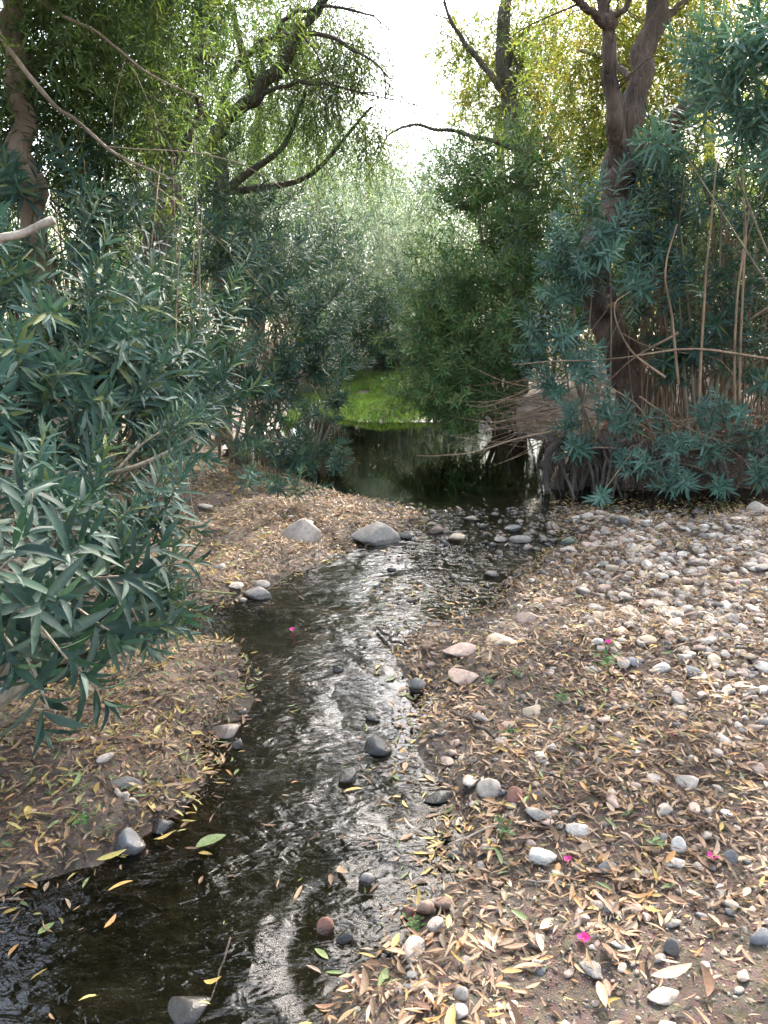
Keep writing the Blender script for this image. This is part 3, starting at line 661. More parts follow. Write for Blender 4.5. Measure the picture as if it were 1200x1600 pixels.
shrub(gb(380, 5.4)[:2], [(385, 745, 5.2, .06), (440, 755, 5.4, .06), (470, 765, 5.6, .06), (385, 700, 5.4, .08)],
      'low oleander sprigs over the leaf litter left of the pool', SHOOT, 3, .75, bias=(.4, -.3, .2), pname='leafy_shoot', stems=False)
for k, (bu, bY, B, lab) in enumerate([
    (600, 15.5, [(560, 520, 15, .6), (600, 510, 15.3, .6), (650, 545, 15.2, .5), (600, 550, 15, .5), (545, 480, 15.5, .6)], 'blue-grey oleander behind the grass islet in the middle'),
    (480, 14, [(470, 480, 14, .8), (510, 520, 14, .7), (440, 420, 14.2, .9), (500, 400, 14.4, .7)], 'shaded oleander left of the grass islet'),
    (700, 16.5, [(690, 500, 16.5, .7), (720, 530, 16.5, .7), (650, 480, 17, .8)], 'silvery oleander beyond the grass at the foot of the willows')]):
    shrub(gb(bu, bY)[:2], B, lab, SPRAY, 12, 1.15, bias=(0, 0, .3))
shrub(gb(790, 10)[:2], [(680, 590, 9.4, .3), (710, 520, 9.6, .45), (725, 440, 9.8, .5), (750, 360, 10, .5), (780, 480, 9.6, .55), (820, 550, 9.4, .5), (755, 600, 9.2, .35), (700, 630, 9.1, .18), (830, 430, 9.6, .55), (690, 460, 9.8, .35), (840, 330, 10, .6), (790, 280, 10.2, .55), (770, 560, 9.3, .45), (840, 240, 10.2, .5), (860, 480, 9.4, .5), (740, 290, 10.2, .35), (720, 610, 9.1, .25), (660, 520, 9.6, .22), (880, 380, 9.6, .5)],
      'dark green oleander overhanging the right side of the pool', SPRAY_D, 12, .95, bias=(-.3, -.2, .2), group='oleander shrubs along the stream')
shrub(gb(920, 7.3)[:2], [(920, 320, 7.0, .3), (950, 370, 7.0, .3), (870, 395, 7.0, .25), (895, 440, 7.0, .25), (850, 520, 7.1, .3), (890, 560, 7.0, .22), (870, 600, 7, .2), (930, 400, 6.9, .25), (1000, 440, 7, .25)],
      'blue-grey oleander sprays in front of the forked tree', SHOOT_P, 9, 1.1, bias=(-.2, -.4, .2), pname='leafy_shoot')
shrub(gb(1100, 7.2)[:2], [(1060, 330, 7.4, .5), (1130, 260, 7.4, .5), (1180, 380, 7, .5), (1060, 440, 7.3, .4), (1130, 480, 7, .4), (1190, 560, 6.8, .4), (1010, 380, 7.5, .4), (1080, 540, 7.2, .3), (1200, 280, 7.2, .5), (1020, 300, 7.8, .4), (1040, 560, 7.4, .3)],
      'tall grey oleander filling the right edge above tan canes', SHOOT, 15, 1.1, bias=(-.2, -.3, .1), pname='leafy_shoot')
shrub(gb(1480, 5)[:2], [(1150, 90, 4.8, .25), (1195, 150, 4.7, .25), (1100, 140, 5, .22), (1190, 60, 4.8, .25), (1050, 210, 5.2, .2), (1160, 190, 4.9, .25), (1210, 240, 4.8, .25)],
      'near oleander leaves hanging at the upper right corner', SHOOT_P, 9, 1.05, bias=(-.5, -.3, .1), pname='leafy_shoot')
shrub(gb(1040, 7.0)[:2], [(1010, 725, 6.4, .12), (1060, 752, 6.3, .1), (935, 778, 6.2, .06), (940, 640, 6.7, .14), (900, 700, 6.6, .1), (1095, 655, 6.5, .12), (1150, 640, 6.4, .15), (920, 590, 6.7, .14), (1180, 680, 6.3, .15), (890, 655, 6.8, .12), (980, 660, 6.5, .1), (1110, 700, 6.4, .1), (1130, 750, 6.3, .1), (1190, 740, 6.3, .12), (1060, 690, 6.5, .12), (970, 720, 6.5, .1)],
      'teal low oleander sprays hanging over the exposed roots', SHOOT_P, 5, .95, bias=(-.3, -.5, .0), stemmat=M_CANE, pname='leafy_shoot')
# understorey behind the banks, so the woods are closed
und = [(2.3, 12.8), (3.5, 11.2), (3.2, 9.0), (4.4, 8.4), (5.6, 7.4), (6.2, 8.8), (4.8, 10.2), (-5.2, 6.0), (-3.6, 9.4), (2.5, 11.9), (-4.4, 7.2), (-5.8, 9.5), (-4.2, 11.5), (-6.5, 13), (3.9, 9.6), (5.4, 8.6), (5.0, 11.6), (6.8, 10.2), (3.9, 12.8), (6.5, 14), (-4.6, 15.5), (-7.5, 6.5), (4.9, 6.6), (5.2, 17.5)]
und_lab = ['dark oleander behind the pink bank close to the slender trunk', 'dark oleander between pink bank and forked tree', 'low shaded oleander against the forked trunk on its right', 'shaded oleander among the tan canes', 'shaded oleander right of the tan canes', 'shaded oleander behind the right canes', 'shaded oleander between forked tree and right wood', 'shaded oleander left of the tan trunk', 'shaded oleander between dark trunk and pool', 'shaded oleander behind the pink bank right of the pool', 'shaded oleander behind the tan trunk', 'shaded oleander far behind the left bank', 'shaded oleander behind the dark trunk', 'shaded oleander deep in the left wood', 'shaded oleander just behind the forked tree', 'shaded oleander behind the tan canes',
           'shaded oleander deep behind the forked tree', 'shaded oleander deep in the right wood', 'shaded oleander behind the dark green shrub', 'shaded oleander farthest off in the right wood', 'shaded oleander left of the far willows', 'shaded oleander at the left edge of the wood', 'shaded oleander at the right edge by the canes', 'shaded oleander right of the far willows']
for (x, y), lab in zip(und, und_lab):
    z0 = float(height(np.array([x]), np.array([y]))[0]); t = thing('oleander_shrub', (x, y, z0), lab, 'shrub', 'oleander shrubs along the stream')
    for k in range(34):
        a = random.uniform(0, 6.28); rr_ = random.uniform(.1, 1.2); zz = random.uniform(.0, 2.6)
        o = link('leafy_branch', random.choice(SPRAY_D if y > 9 else SPRAY), t)
        ax = Vector((math.cos(a) * .6, math.sin(a) * .6, .6))
        o.matrix_local = Matrix.Translation((math.cos(a) * rr_, math.sin(a) * rr_, zz)) @ orient(ax.normalized(), random.uniform(0, 6.28)) @ Matrix.Scale(random.uniform(.9, 1.3), 4)
    for k in range(4):
        tube_obj('stem', [[0, 0, 0], [random.uniform(-.3, .3), random.uniform(-.3, .3), 1.2], [random.uniform(-.9, .9), random.uniform(-.9, .9), 2.6]], [.025, .02, .01], M_STEM, t, np.zeros(3), sides=5, n=8)

# near hanging oleander spray: every leaf its own piece
hb = at(-160, 700, 1.9); hb[2] = float(height(np.array([hb[0]]), np.array([hb[1]]))[0])
hero = thing('oleander_shrub', hb, 'nearest oleander with big teal leaves hanging in at the left edge', 'shrub', 'oleander shrubs along the stream')
LV = []
for k in range(6):
    tp = leaf_tpl(.15 + .012 * k, .04 + .09 * k, .25 + .08 * (k % 3), (.08, .22, .42, .62, .82), (.42, .8, 1., .85, .5), (.03, -.05, .06, -.03, 0, .08)[k])
    mb = MB(); c = pick(OLE[:8] * .55, 1, .25); mb.inst(tp, np.eye(3)[None], np.zeros((1, 3)), c)
    me = mb.mesh('leaf', M_OLE)
    a = me.color_attributes['tint']; n = len(me.vertices)          # pale midrib
    cc = np.zeros(n * 4, np.float32); a.data.foreach_get('color', cc); cc = cc.reshape(-1, 4)
    vv = np.zeros(n * 3, np.float32); me.vertices.foreach_get('co', vv); vv = vv.reshape(-1, 3)
    cc[np.abs(vv[:, 1]) < 1e-4, :3] *= 1.7; a.data.foreach_set('color', cc.ravel()); LV.append(me)
HW = [(50, 770, 1.75, (.3, -.2, .8)), (120, 790, 1.95, (.5, 0, .7)), (20, 870, 1.5, (.6, -.3, .5)), (125, 860, 1.7, (.7, -.2, .4)), (70, 945, 1.5, (.6, -.4, .2)),
      (185, 900, 1.75, (.8, -.2, .1)), (245, 850, 2.0, (.8, 0, .4)), (20, 1010, 1.5, (.5, -.5, -.2)), (105, 1030, 1.55, (.6, -.4, -.4)), (170, 985, 1.7, (.7, -.3, -.3)),
      (235, 930, 1.95, (.8, -.2, -.2)), (285, 880, 2.3, (.9, 0, .1)), (75, 1105, 1.6, (.4, -.4, -.6)), (150, 1075, 1.7, (.6, -.3, -.5)), (225, 985, 1.95, (.5, -.2, -.6)), (265, 790, 2.4, (.6, 0, .7))]
nl = 0
for hi, (u, v, Yd, ax) in enumerate(HW):
    tip = at(u, v, Yd); ax = np.array(ax, float); ax /= np.linalg.norm(ax)
    Xs, Ns, Ts, Ls, bend = shoot_leaves(.19, 6, .14, .0, 30, 900 + hi)
    z = ax; x = np.cross([.1, 1, .2], z); x /= np.linalg.norm(x); y = np.cross(z, x); Q = np.stack([x, y, z], -1)
    Fm = frames(Xs @ Q.T, Ns @ Q.T + np.array([0, -.2, .5])); Tw = Ts @ Q.T + tip - ax * .15 - hb
    o0 = tip - ax * .15
    rootp = at(-90, 860 + 30 * math.sin(hi), 2.0)
    tube_obj('branch', [rootp, (rootp + o0) / 2 + [0, .05, -.03], o0, tip], [.009, .0065, .005, .002], M_STEM, hero, hb, sides=7, n=16, rough=.08)
    for k in range(len(Tw)):
        if nl >= 300: break
        o = link('leaf', LV[(nl * 7 + hi) % 6], hero); nl += 1
        m4 = Matrix(Fm[k].tolist()).to_4x4(); o.matrix_local = Matrix.Translation(Vector(Tw[k])) @ m4 @ Matrix.Scale(float(Ls[k]), 4)
# long bare arching branches across the left shrub, and the sawn pole
arc = thing('oleander_branch', at(-60, 640, 2.5), 'long pale arching branch crossing the left shrub with leafy tips', 'branch')
b0 = np.array(arc.location)
tube_obj('stem', [at(-60, 785, 2.5), at(0, 762, 2.5), at(70, 744, 2.5), at(180, 736, 2.6), at(250, 712, 2.7), at(305, 680, 2.8)], [.012, .011, .010, .009, .007, .004], M_STEM, arc, b0, sides=8, n=30, rough=.08)
tube_obj('stem', [at(180, 738, 2.6), at(215, 700, 2.7), at(250, 675, 2.75)], [.006, .005, .003], M_STEM, arc, b0, sides=6, n=10)
tube_obj('stem', [at(70, 744, 2.5), at(130, 768, 2.55), at(210, 775, 2.6)], [.005, .004, .002], M_STEM, arc, b0, sides=6, n=12)
for u, v, Yd in [(320, 655, 2.85), (300, 665, 2.8), (255, 668, 2.75), (335, 640, 2.9), (290, 640, 2.85)]:
    o = link('leafy_shoot', random.choice(SHOOT), arc); ax = Vector((.75, -.1, .5)).normalized()
    o.matrix_local = Matrix.Translation(Vector(at(u, v, Yd) - b0) - ax * .3) @ orient(ax, random.uniform(0, 6)) @ Matrix.Scale(.8, 4)
pb = at(-40, 390, 2.4)
pole = thing('dead_branch', pb, 'pale broken stick poking in from the left edge', 'branch')
tube_obj('stick', [pb, at(30, 364, 2.4), at(84, 343, 2.4)], [.013, .012, .011], M_DEAD, pole, pb, sides=10, n=12, rough=.12)
# bare twigs right, hanging over the pool
tw = thing('dead_branch', at(880, 640, 7.2), 'tangle of thin bare twigs over the right side of the pool', 'branch'); b0 = np.array(tw.location)
for k in range(46):
    s = at(random.uniform(840, 900), random.uniform(585, 690), random.uniform(7.2, 8.4)); a = random.uniform(R(140), R(215)); L_ = random.uniform(.4, 1.1)
    e = s + np.array([math.cos(a) * L_, random.uniform(-.5, .2), math.sin(a) * L_ * .5 - .05]); m_ = (s + e) / 2 + rng.normal(size=3) * .06
    tube_obj('twig', [s, m_, e], [.006, .004, .0015], M_CANE, tw, b0, sides=4, n=7)
tb = thing('dead_branch', at(1000, 480, 6.5), 'long pale bare branches crossing low in front of the forked tree', 'branch'); b0 = np.array(tb.location)
for P in [[(1200, 560), (1080, 545), (960, 560), (860, 565), (800, 570)], [(1060, 520), (990, 560), (940, 600), (880, 590)], [(1180, 640), (1080, 655), (1010, 660), (930, 655)], [(1040, 590), (985, 545), (960, 480), (985, 455)],
          [(1190, 650), (1120, 670), (1060, 700), (1030, 735)], [(1140, 690), (1080, 700), (1020, 735), (950, 750)], [(870, 672), (800, 688), (745, 705), (690, 712), (650, 712)], [(1100, 760), (1000, 750), (940, 755)],
          [(1200, 480), (1120, 530), (1030, 545), (970, 520)], [(1150, 590), (1120, 560), (1060, 550)], [(1000, 620), (1060, 660), (1130, 690), (1200, 700)], [(880, 620), (930, 640), (1000, 650), (1060, 690)]]:
    Yd = random.uniform(6.3, 7.0); tube_obj('twig', [at(u, v, Yd + .1 * i) for i, (u, v) in enumerate(P)], np.linspace(.010, .0035, len(P)), M_CANE, tb, b0, sides=6, n=18, rough=.06)
# canes
cb = gb(1130, 7.6); cn = thing('cane_clump', cb, 'clump of tall tan canes at the right edge behind the oleander', 'cane clump')
for k in range(170):
    u = random.uniform(1000, 1250); Yd = random.uniform(7.4, 9.2); g0 = gb(u, Yd); top = at(u + random.uniform(-40, 50), random.uniform(250, 480), Yd + random.uniform(-.3, .3))
    tube_obj('cane', [g0, (g0 + top) / 2 + rng.normal(size=3) * .07, top], [random.uniform(.005, .012), .006, .003], M_CANE, cn, cb, sides=5, n=8)
cb = gb(1155, 6.4); cn = thing('cane_clump', cb, 'few long pale canes standing near the right edge', 'cane clump')
for P in [[(1148, 640), (1150, 520), (1158, 420), (1172, 320)], [(1155, 640), (1160, 500), (1165, 380), (1160, 260)], [(1092, 650), (1100, 500), (1108, 380), (1120, 250)], [(1060, 600), (1052, 500), (1040, 420), (1058, 350)]]:
    tube_obj('cane', [at(u, v, 6.5) for u, v in P], [.011, .010, .008, .005], M_CANE, cn, cb, sides=7, n=18, rough=.08)
cb = gb(440, 11.5); cn = thing('cane_clump', cb, 'thicket of brown dead stems behind the left end of the pool', 'cane clump')
for k in range(130):
    u = random.uniform(330, 515); Yd = random.uniform(9.3, 14.5); g0 = gb(u, Yd)
    if g0[2] < -.08: continue
    top = g0 + np.array([random.uniform(-.5, .5), random.uniform(-.4, .2), random.uniform(.6, 1.9)])
    tube_obj('cane', [g0, (g0 + top) / 2 + rng.normal(size=3) * .08, top], [random.uniform(.008, .02), .009, .003], M_CANE if k % 3 else M_BARK, cn, cb, sides=4, n=7)
cb = gb(200, 5.6); cn = thing('cane_clump', cb, 'thin grey stems showing through the left oleanders', 'cane clump')
for k in range(45):
    u = random.uniform(0, 300); Yd = random.uniform(4.8, 8); g0 = gb(u, Yd); top = at(u + random.uniform(-50, 50), random.uniform(180, 420), Yd)
    tube_obj('cane', [g0, (g0 + top) / 2 + rng.normal(size=3) * .08, top], [random.uniform(.005, .012), .006, .003], M_STEM if k % 2 else M_CANE, cn, cb, sides=5, n=8)

# exposed roots along the undercut bank: parts of the forked tree
base = np.array(T_.location)
for k in range(64):
    u = random.choice([random.uniform(850, 950), random.uniform(850, 960), random.uniform(850, 1000), random.uniform(850, 1000), random.uniform(860, 1230)]); s = at(u, 690, random.uniform(6.95, 7.25)); s[2] = random.uniform(.28, .46)
    e = s + np.array([random.uniform(-.25, .2), random.uniform(-.62, -.3), 0]); e[2] = random.uniform(-.12, -.02)
    m_ = (s + e) / 2 + np.array([random.uniform(-.1, .1), random.uniform(-.22, -.02), random.uniform(0.02, .16)])
    r0 = random.choice([.006, .009, .013, .02, .034]); tube_obj('root', [s, m_, e], [r0, r0 * .8, r0 * .5], M_ROOT, T_, base, sides=7, n=12, rough=.2, seed=k)
for P, r0 in [([(990, 690), (940, 700), (890, 690), (860, 700), (852, 745), (856, 772)], .05), ([(985, 700), (950, 725), (930, 755), (935, 775)], .06), ([(1000, 700), (1060, 720), (1100, 740), (1150, 748)], .05), ([(975, 700), (915, 712), (875, 742), (872, 768)], .045), ([(1010, 690), (1090, 700), (1180, 705), (1230, 740)], .05)]:
    tube_obj('root', [at(u, v, 7.0 - .09 * i) for i, (u, v) in enumerate(P)], np.linspace(r0, r0 * .4, len(P)), M_ROOT, T_, base, sides=9, n=24, rough=.2, seed=int(r0 * 900))

# ------------------------------------------------------------------ grass islet and reeds
def region(n, x0, x1, y0, y1):
    return rng.uniform(x0, x1, n), rng.uniform(y0, y1, n)
def in_poly(P, x, y):
    ins = np.zeros(x.shape, bool); n = len(P)
    for i in range(n):
        ax, ay = P[i]; bx, by = P[(i + 1) % n]; c = (ay > y) != (by > y)
        with np.errstate(divide='ignore', invalid='ignore'): ins ^= c & (x < (bx - ax) * (y - ay) / (by - ay) + ax)
    return ins
x, y = region(60000, -1.6, 2.2, 9.6, 14.6)
keep = (wsd(x, y) > -.07) & (x > -1.35 + .0 * y) & (x < 1.2 + .12 * (y - 10)) & (vnoise(x * 3, y * 3, 9) > .18); x, y = x[keep], y[keep]
z = np.maximum(height(x, y), -.01)
n = len(x); dd = unit(n) * .35 + [0, 0, 1]
hgt = rng.uniform(.04, .10, n) * (.6 + .8 * vnoise(x * 1.5, y * 1.5, 12))
mb = MB(); mb.inst(LEAF_WIL, frames(dd, unit(n)) * hgt[:, None, None], np.stack([x, y, z], -1), pick(np.array([(.10, .18, .045), (.12, .21, .05), (.08, .14, .04), (.15, .19, .06), (.17, .15, .08)]), n))
g = link('grass', mb.mesh('grass', M_GRASS)); tag(g, 'bright green short grass covering the islet at the far end of the pool', 'grass', kind='stuff')
cb = gb(645, 12.6); rd = thing('reed_clump', cb, 'small clump of upright green reeds behind the grass islet', 'reeds')
mb = MB(); n = 34; O = np.stack([rng.normal(0, .22, n), rng.normal(0, .2, n), np.zeros(n)], -1); dd = unit(n) * .18 + [0, 0, 1]
mb.inst(leaf_tpl(.035, .1, .3, (.3, .65), (1., .8)), frames(dd, unit(n)) * rng.uniform(.25, .6, n)[:, None, None], O, pick(np.array([(.10, .16, .05), (.16, .2, .08), (.25, .24, .12)]), n))
tag(link('leaves', mb.mesh('leaves', M_GRASS), rd), kind='stuff')

# ------------------------------------------------------------------ stones
LAND = []                                  # landmarks: (u, v, phrase)
SC = {'pale': (.40, .335, .285), 'pink': (.38, .27, .22), 'grey': (.22, .195, .175), 'blue': (.165, .162, .165), 'brown': (.22, .14, .10), 'dark': (.10, .095, .09), 'white': (.50, .45, .40), 'tan': (.42, .33, .24), 'green': (.14, .16, .12), 'red': (.22, .10, .07)}
SC_WORD = {'pale': 'pale grey', 'pink': 'pinkish', 'grey': 'grey', 'blue': 'blue-grey', 'brown': 'brown', 'dark': 'dark', 'white': 'whitish', 'tan': 'tan', 'green': 'mossy green', 'red': 'red-brown'}
PT3 = [pebble_tpl(3, 40 + k) for k in range(6)]; PT4 = [pebble_tpl(4, 70 + k, .7) for k in range(3)]
SMESH = {}
def stone_mesh(k, c, hi=False):
    key = (k, c, hi)
    if key not in SMESH:
        mb = MB(); tp = (PT4 if hi else PT3)[k % (3 if hi else 6)]; mb.add(tp[0], None, tp[2], SC[c]); SMESH[key] = mb.mesh('stone', M_STONE)
    return SMESH[key]
# u, v(base centre), w px, h px, colour, tilt, label, landmark phrase
HS = [
 (475, 833, 74, 42, 'pale', 0, 'big pale boulder on the litter at the left edge of the riffle', 'the big pale boulder'),
 (588, 836, 82, 36, 'grey', 0, 'low wedge-shaped grey boulder standing in the riffle', 'the wedge-shaped grey boulder'),
 (475, 816, 30, 13, 'pale', 0, 'small flat stone just behind the big pale boulder', None),
 (634, 837, 28, 15, 'dark', 0, 'dark stone touching the right end of the wedge-shaped boulder', None),
 (683, 833, 30, 17, 'brown', 0, 'brown-grey stone in the riffle right of the dark stone', None),
 (711, 846, 34, 18, 'tan', 0, 'smooth tan stone in the middle of the riffle', 'the tan riffle stone'),
 (737, 816, 26, 10, 'pale', 0, 'flat pale stone at the head of the riffle by the pool', None),
 (803, 832, 33, 14, 'blue', 0, 'blue-grey stone near the right side of the riffle', None),
 (813, 849, 38, 16, 'grey', 0, 'flat grey stone just below the blue-grey one in the riffle', 'the flat riffle stone'),
 (780, 849, 26, 11, 'grey', 0, 'thin grey stone left of the flat grey one in the riffle', None),
 (888, 847, 28, 20, 'green', 0, 'mossy green stone at the tip of the right bank', 'the mossy green stone'),
 (765, 904, 28, 15, 'grey', 15, 'tilted grey stone alone in shallow water below the riffle', None),
 (828, 963, 42, 25, 'pink', 0, 'rounded pinkish stone on the right bank by the bend', 'the rounded pinkish stone'),
 (403, 929, 46, 26, 'grey', 0, 'grey rock with wet foot at the left water edge', 'the grey water-edge rock'),
 (408, 912, 28, 18, 'pale', 0, 'pale stone right behind the grey water-edge rock', None),
 (367, 914, 26, 12, 'pale', 0, 'small pale stone left of the grey water-edge rock', None),
 (722, 1014, 64, 20, 'pink', 0, 'long pinkish stone lying at the right water edge', 'the long pinkish stone'),
 (650, 1076, 30, 38, 'grey', 0, 'pointed grey stone standing in water with wet dark foot', 'the pointed standing stone'),
 (729, 1054, 60, 28, 'pink', 10, 'flat pale pink slab tilted on the right bank', 'the flat pink slab'),
 (672, 1009, 26, 18, 'brown', 0, 'dark brown stone left of the long pinkish stone', None),
 (782, 1000, 52, 18, 'tan', 0, 'low tan stone half buried behind the flat pink slab', None),
 (833, 1109, 48, 24, 'tan', -30, 'long tan finger-shaped stone lying tilted on the leaves', 'the long tan stone'),
 (862, 1167, 22, 17, 'white', 0, 'small pinkish-white pebble below the long tan stone', 'the pinkish-white pebble'),
 (589, 1176, 48, 30, 'dark', 0, 'dark wet stone with leaves in mid stream', 'the mid-stream wet stone'),
 (582, 1133, 24, 15, 'dark', 0, 'small dark stone above the wet stone in mid stream', None),
 (546, 1224, 40, 24, 'dark', -20, 'dark wet pointed stone in mid stream with yellow leaves beside it', 'the dark pointed stone'),
 (528, 1055, 18, 12, 'dark', 0, 'tiny dark stone breaking the water left of the bright reflection', None),
 (357, 1150, 56, 21, 'pale', -12, 'long pale grey rock at the left edge of the stream', 'the long left-edge rock'),
 (373, 1172, 22, 27, 'grey', 0, 'small grey stone below the long pale rock at the left', None),
 (200, 1318, 56, 38, 'blue', 0, 'rounded blue-grey stone at the lower left bank', 'the lower-left blue-grey stone'),
 (254, 1294, 44, 28, 'dark', -10, 'dark wet stone just right of the blue-grey stone', None),
 (195, 1219, 50, 24, 'dark', 0, 'flat dark stone on the lower left bank', 'the flat dark stone'),
 (764, 1230, 40, 38, 'pale', 0, 'upright pale grey stone on the leaves by the right water edge', 'the upright pale stone'),
 (802, 1243, 32, 34, 'red', 0, 'red-brown stone right of the upright pale stone', 'the red-brown stone'),
 (843, 1239, 30, 16, 'blue', 0, 'flat blue-grey stone right of the red-brown stone', None),
 (783, 1238, 16, 14, 'blue', 0, 'small blue pebble wedged between the pale and the red-brown stone', None),
 (800, 1258, 20, 15, 'white', 0, 'small white pebble in front of the red-brown stone', None),
 (687, 1247, 52, 22, 'dark', -14, 'shiny black stone in the water by the right edge', 'the shiny black stone'),
 (903, 1295, 38, 25, 'white', 0, 'lumpy white stone in the middle of the right bank', 'the lumpy white stone'),
 (1058, 1319, 30, 36, 'white', 0, 'tall white stone standing on the right bank', 'the tall white stone'),
 (1040, 1263, 34, 22, 'pale', 0, 'rounded pale stone above the tall white stone', None),
 (662, 1414, 34, 48, 'brown', 0, 'tall pinkish-brown stone in a cluster at the right water edge', 'the pinkish-brown stone cluster'),
 (697, 1413, 36, 27, 'brown', 0, 'round brown stone right of the tall pinkish-brown one', None),
 (683, 1446, 32, 28, 'pale', 0, 'pale egg-shaped stone below the brown stone cluster', None),
 (636, 1430, 22, 26, 'red', 0, 'reddish stone left of the tall pinkish-brown one', None),
 (506, 1465, 34, 34, 'red', 0, 'wet red-brown stone standing in the stream near the bottom', 'the wet red-brown stone'),
 (541, 1478, 32, 28, 'dark', 0, 'dark wet stone just right of the wet red-brown one', None),
 (571, 1388, 30, 34, 'grey', 0, 'wet grey stone in shallow water near the right edge', None),
 (970, 1475, 32, 19, 'white', 0, 'white oval pebble on bare soil near the lowest flower', 'the white oval pebble'),
 (843, 1473, 30, 26, 'grey', 0, 'grey round stone left of the lowest pink flower', None),
 (930, 1413, 32, 18, 'grey', 0, 'grey stone above the lowest pink flower', None),
 (1080, 1219, 42, 28, 'pale', 0, 'broad pale stone at the right side of the bank', 'the broad pale stone'),
 (1035, 1041, 36, 22, 'white', 0, 'whitish stone right of the upright flower', 'the flower-side whitish stone'),
 (932, 1002, 24, 18, 'white', 0, 'round white pebble left of the upright pink flower', None),
 (1192, 1465, 40, 34, 'blue', 0, 'blue-grey flat stone cut by the lower right edge', 'the lower-right edge stone'),
 (1040, 1552, 60, 30, 'pale', 0, 'flat pale stone half buried in soil at the bottom', 'the bottom pale stone'),
 (720, 1552, 24, 24, 'pale', 0, 'round speckled pale pebble near the bottom of the leafy bank', 'the round speckled pebble'),
 (300, 1592, 80, 34, 'dark', 0, 'dark submerged stone at the bottom edge of the stream', None),
 (1037, 821, 28, 14, 'white', 0, 'whitish stone at the far edge of the pebble bank', 'the far-edge whitish stone'),
 (1190, 797, 44, 18, 'pale', 0, 'pale slab at the far right corner of the pebble bank', None),
 (998, 807, 26, 15, 'green', 0, 'green-stained stone lying in the dark backwater', None),
 (1195, 1078, 26, 18, 'white', 0, 'white stone cut by the right edge halfway down', None),
 (950, 1355, 30, 22, 'blue', 0, 'dark blue-grey stone above the lowest pink flower', None),
 (1140, 1340, 30, 26, 'blue', 0, 'blue-grey stone beside the pink petal at the right', None),
 (710, 1333, 26, 18, 'white', 0, 'white pebble close to the right water edge', None),
 (755, 1325, 22, 26, 'pink', 0, 'pinkish upright pebble right of the white pebble', None),
 (925, 1480, 10, 9, 'white', 0, 'tiny white pebble beside the lowest pink flower', None),
 (1045, 1080, 18, 14, 'pale', 0, 'small pale stone below the whitish stone by the flower', None),
 (885, 1090, 14, 28, 'tan', 0, 'narrow tan stone standing beside the green sprig', None),
 (1048, 1480, 30, 30, 'dark', 0, 'dark flat stone set in the bare soil', None),
 (345, 884, 24, 14, 'pale', 0, 'pale stone on the left litter bank', None),
 (318, 790, 30, 12, 'pale', 10, 'pale flat stone far back on the left litter bank', None),
]
def place_stone(u, v, w, h, c, tilt, label, seed, hi=False, group=None):
    p = gp(u, v, .03)
    for _ in range(3):
        z0 = float(height(np.array([p[0]]), np.array([p[1]]))[0]); p = gp(u, v + h * .30, max(z0, -.03))
    dep = pix(p[None])[2][0]; sx = w / F * dep * .5; 
    dpr = math.atan2(CAMZ, p[1]); hh = h / F * dep * .5
    sy = sx * random.uniform(.6, .8); sn, cs = math.sin(dpr), math.cos(dpr)
    sz = min(max(math.sqrt(max(hh * hh - (sy * sn) ** 2, 0)) / cs, .36 * sx), 1.2 * sx) * (1.45 if hi and v < 900 else .95)
    o = link('stone', stone_mesh(seed, c, hi))
    V0 = (PT4 if hi else PT3)[seed % (3 if hi else 6)][0]; ex = np.abs(V0).max(0)
    o.scale = (sx / ex[0], sy / ex[1], sz / ex[2]); o.rotation_euler = (random.uniform(-.12, .12), R(tilt) * .4, R(-tilt) + random.uniform(-.2, .2))
    o.location = (p[0], p[1] + sy * .3, max(z0 + sz * .3, sz * .42 if z0 < 0 else z0))
    tag(o, label, 'stone', group)
    return o, (sx, sy)
KEEP = []
for k, (u, v, w, h, c, tl, lab, lm) in enumerate(HS):
    o, (sx, sy) = place_stone(u, v, w, h, c, tl, lab, k, hi=w > 40)
    KEEP.append((o.location[0], o.location[1], max(sx, sy)))
    if lm: LAND.append((u, v, lm))
KEEP = np.array(KEEP)
LAND += [(457, 985, 'the floating pink flower'), (950, 1005, 'the upright pink flower'), (1047, 1149, 'the pink flower mid-bank'), (888, 1346, 'the small pink petal'), (1113, 1341, 'the right-hand pink petal'), (912, 1469, 'the lowest pink flower'),
         (745, 1135, 'the grey dead stick'), (610, 995, 'the crossed twigs'), (1152, 912, 'the faded pink petal'), (935, 1578, 'the broad yellow leaf'), (877, 1090, 'the green sprig'), (130, 1290, 'the lower-left green sprig'), (645, 1450, 'the water-edge green sprig')]
used_lab = {}
def where(u, v):
    d = [((u - a) ** 2 + ((v - b) * 1.2) ** 2) ** .5 for a, b, _ in LAND]; order = np.argsort(d); i = int(order[0]); a, b, ph = LAND[i]
    dx, dy = u - a, v - b; far_ = d[i] > 70
    if abs(dx) > abs(dy) * 1.2: s = ('right of ' if dx > 0 else 'left of ')
    else: s = ('below ' if dy > 0 else 'above ')
    return ('well ' if d[i] > 120 else '' if far_ else 'close ') + s + ph
def bank(u, v, sd):
    if sd < 0: return 'in the water'
    return 'on the bank'

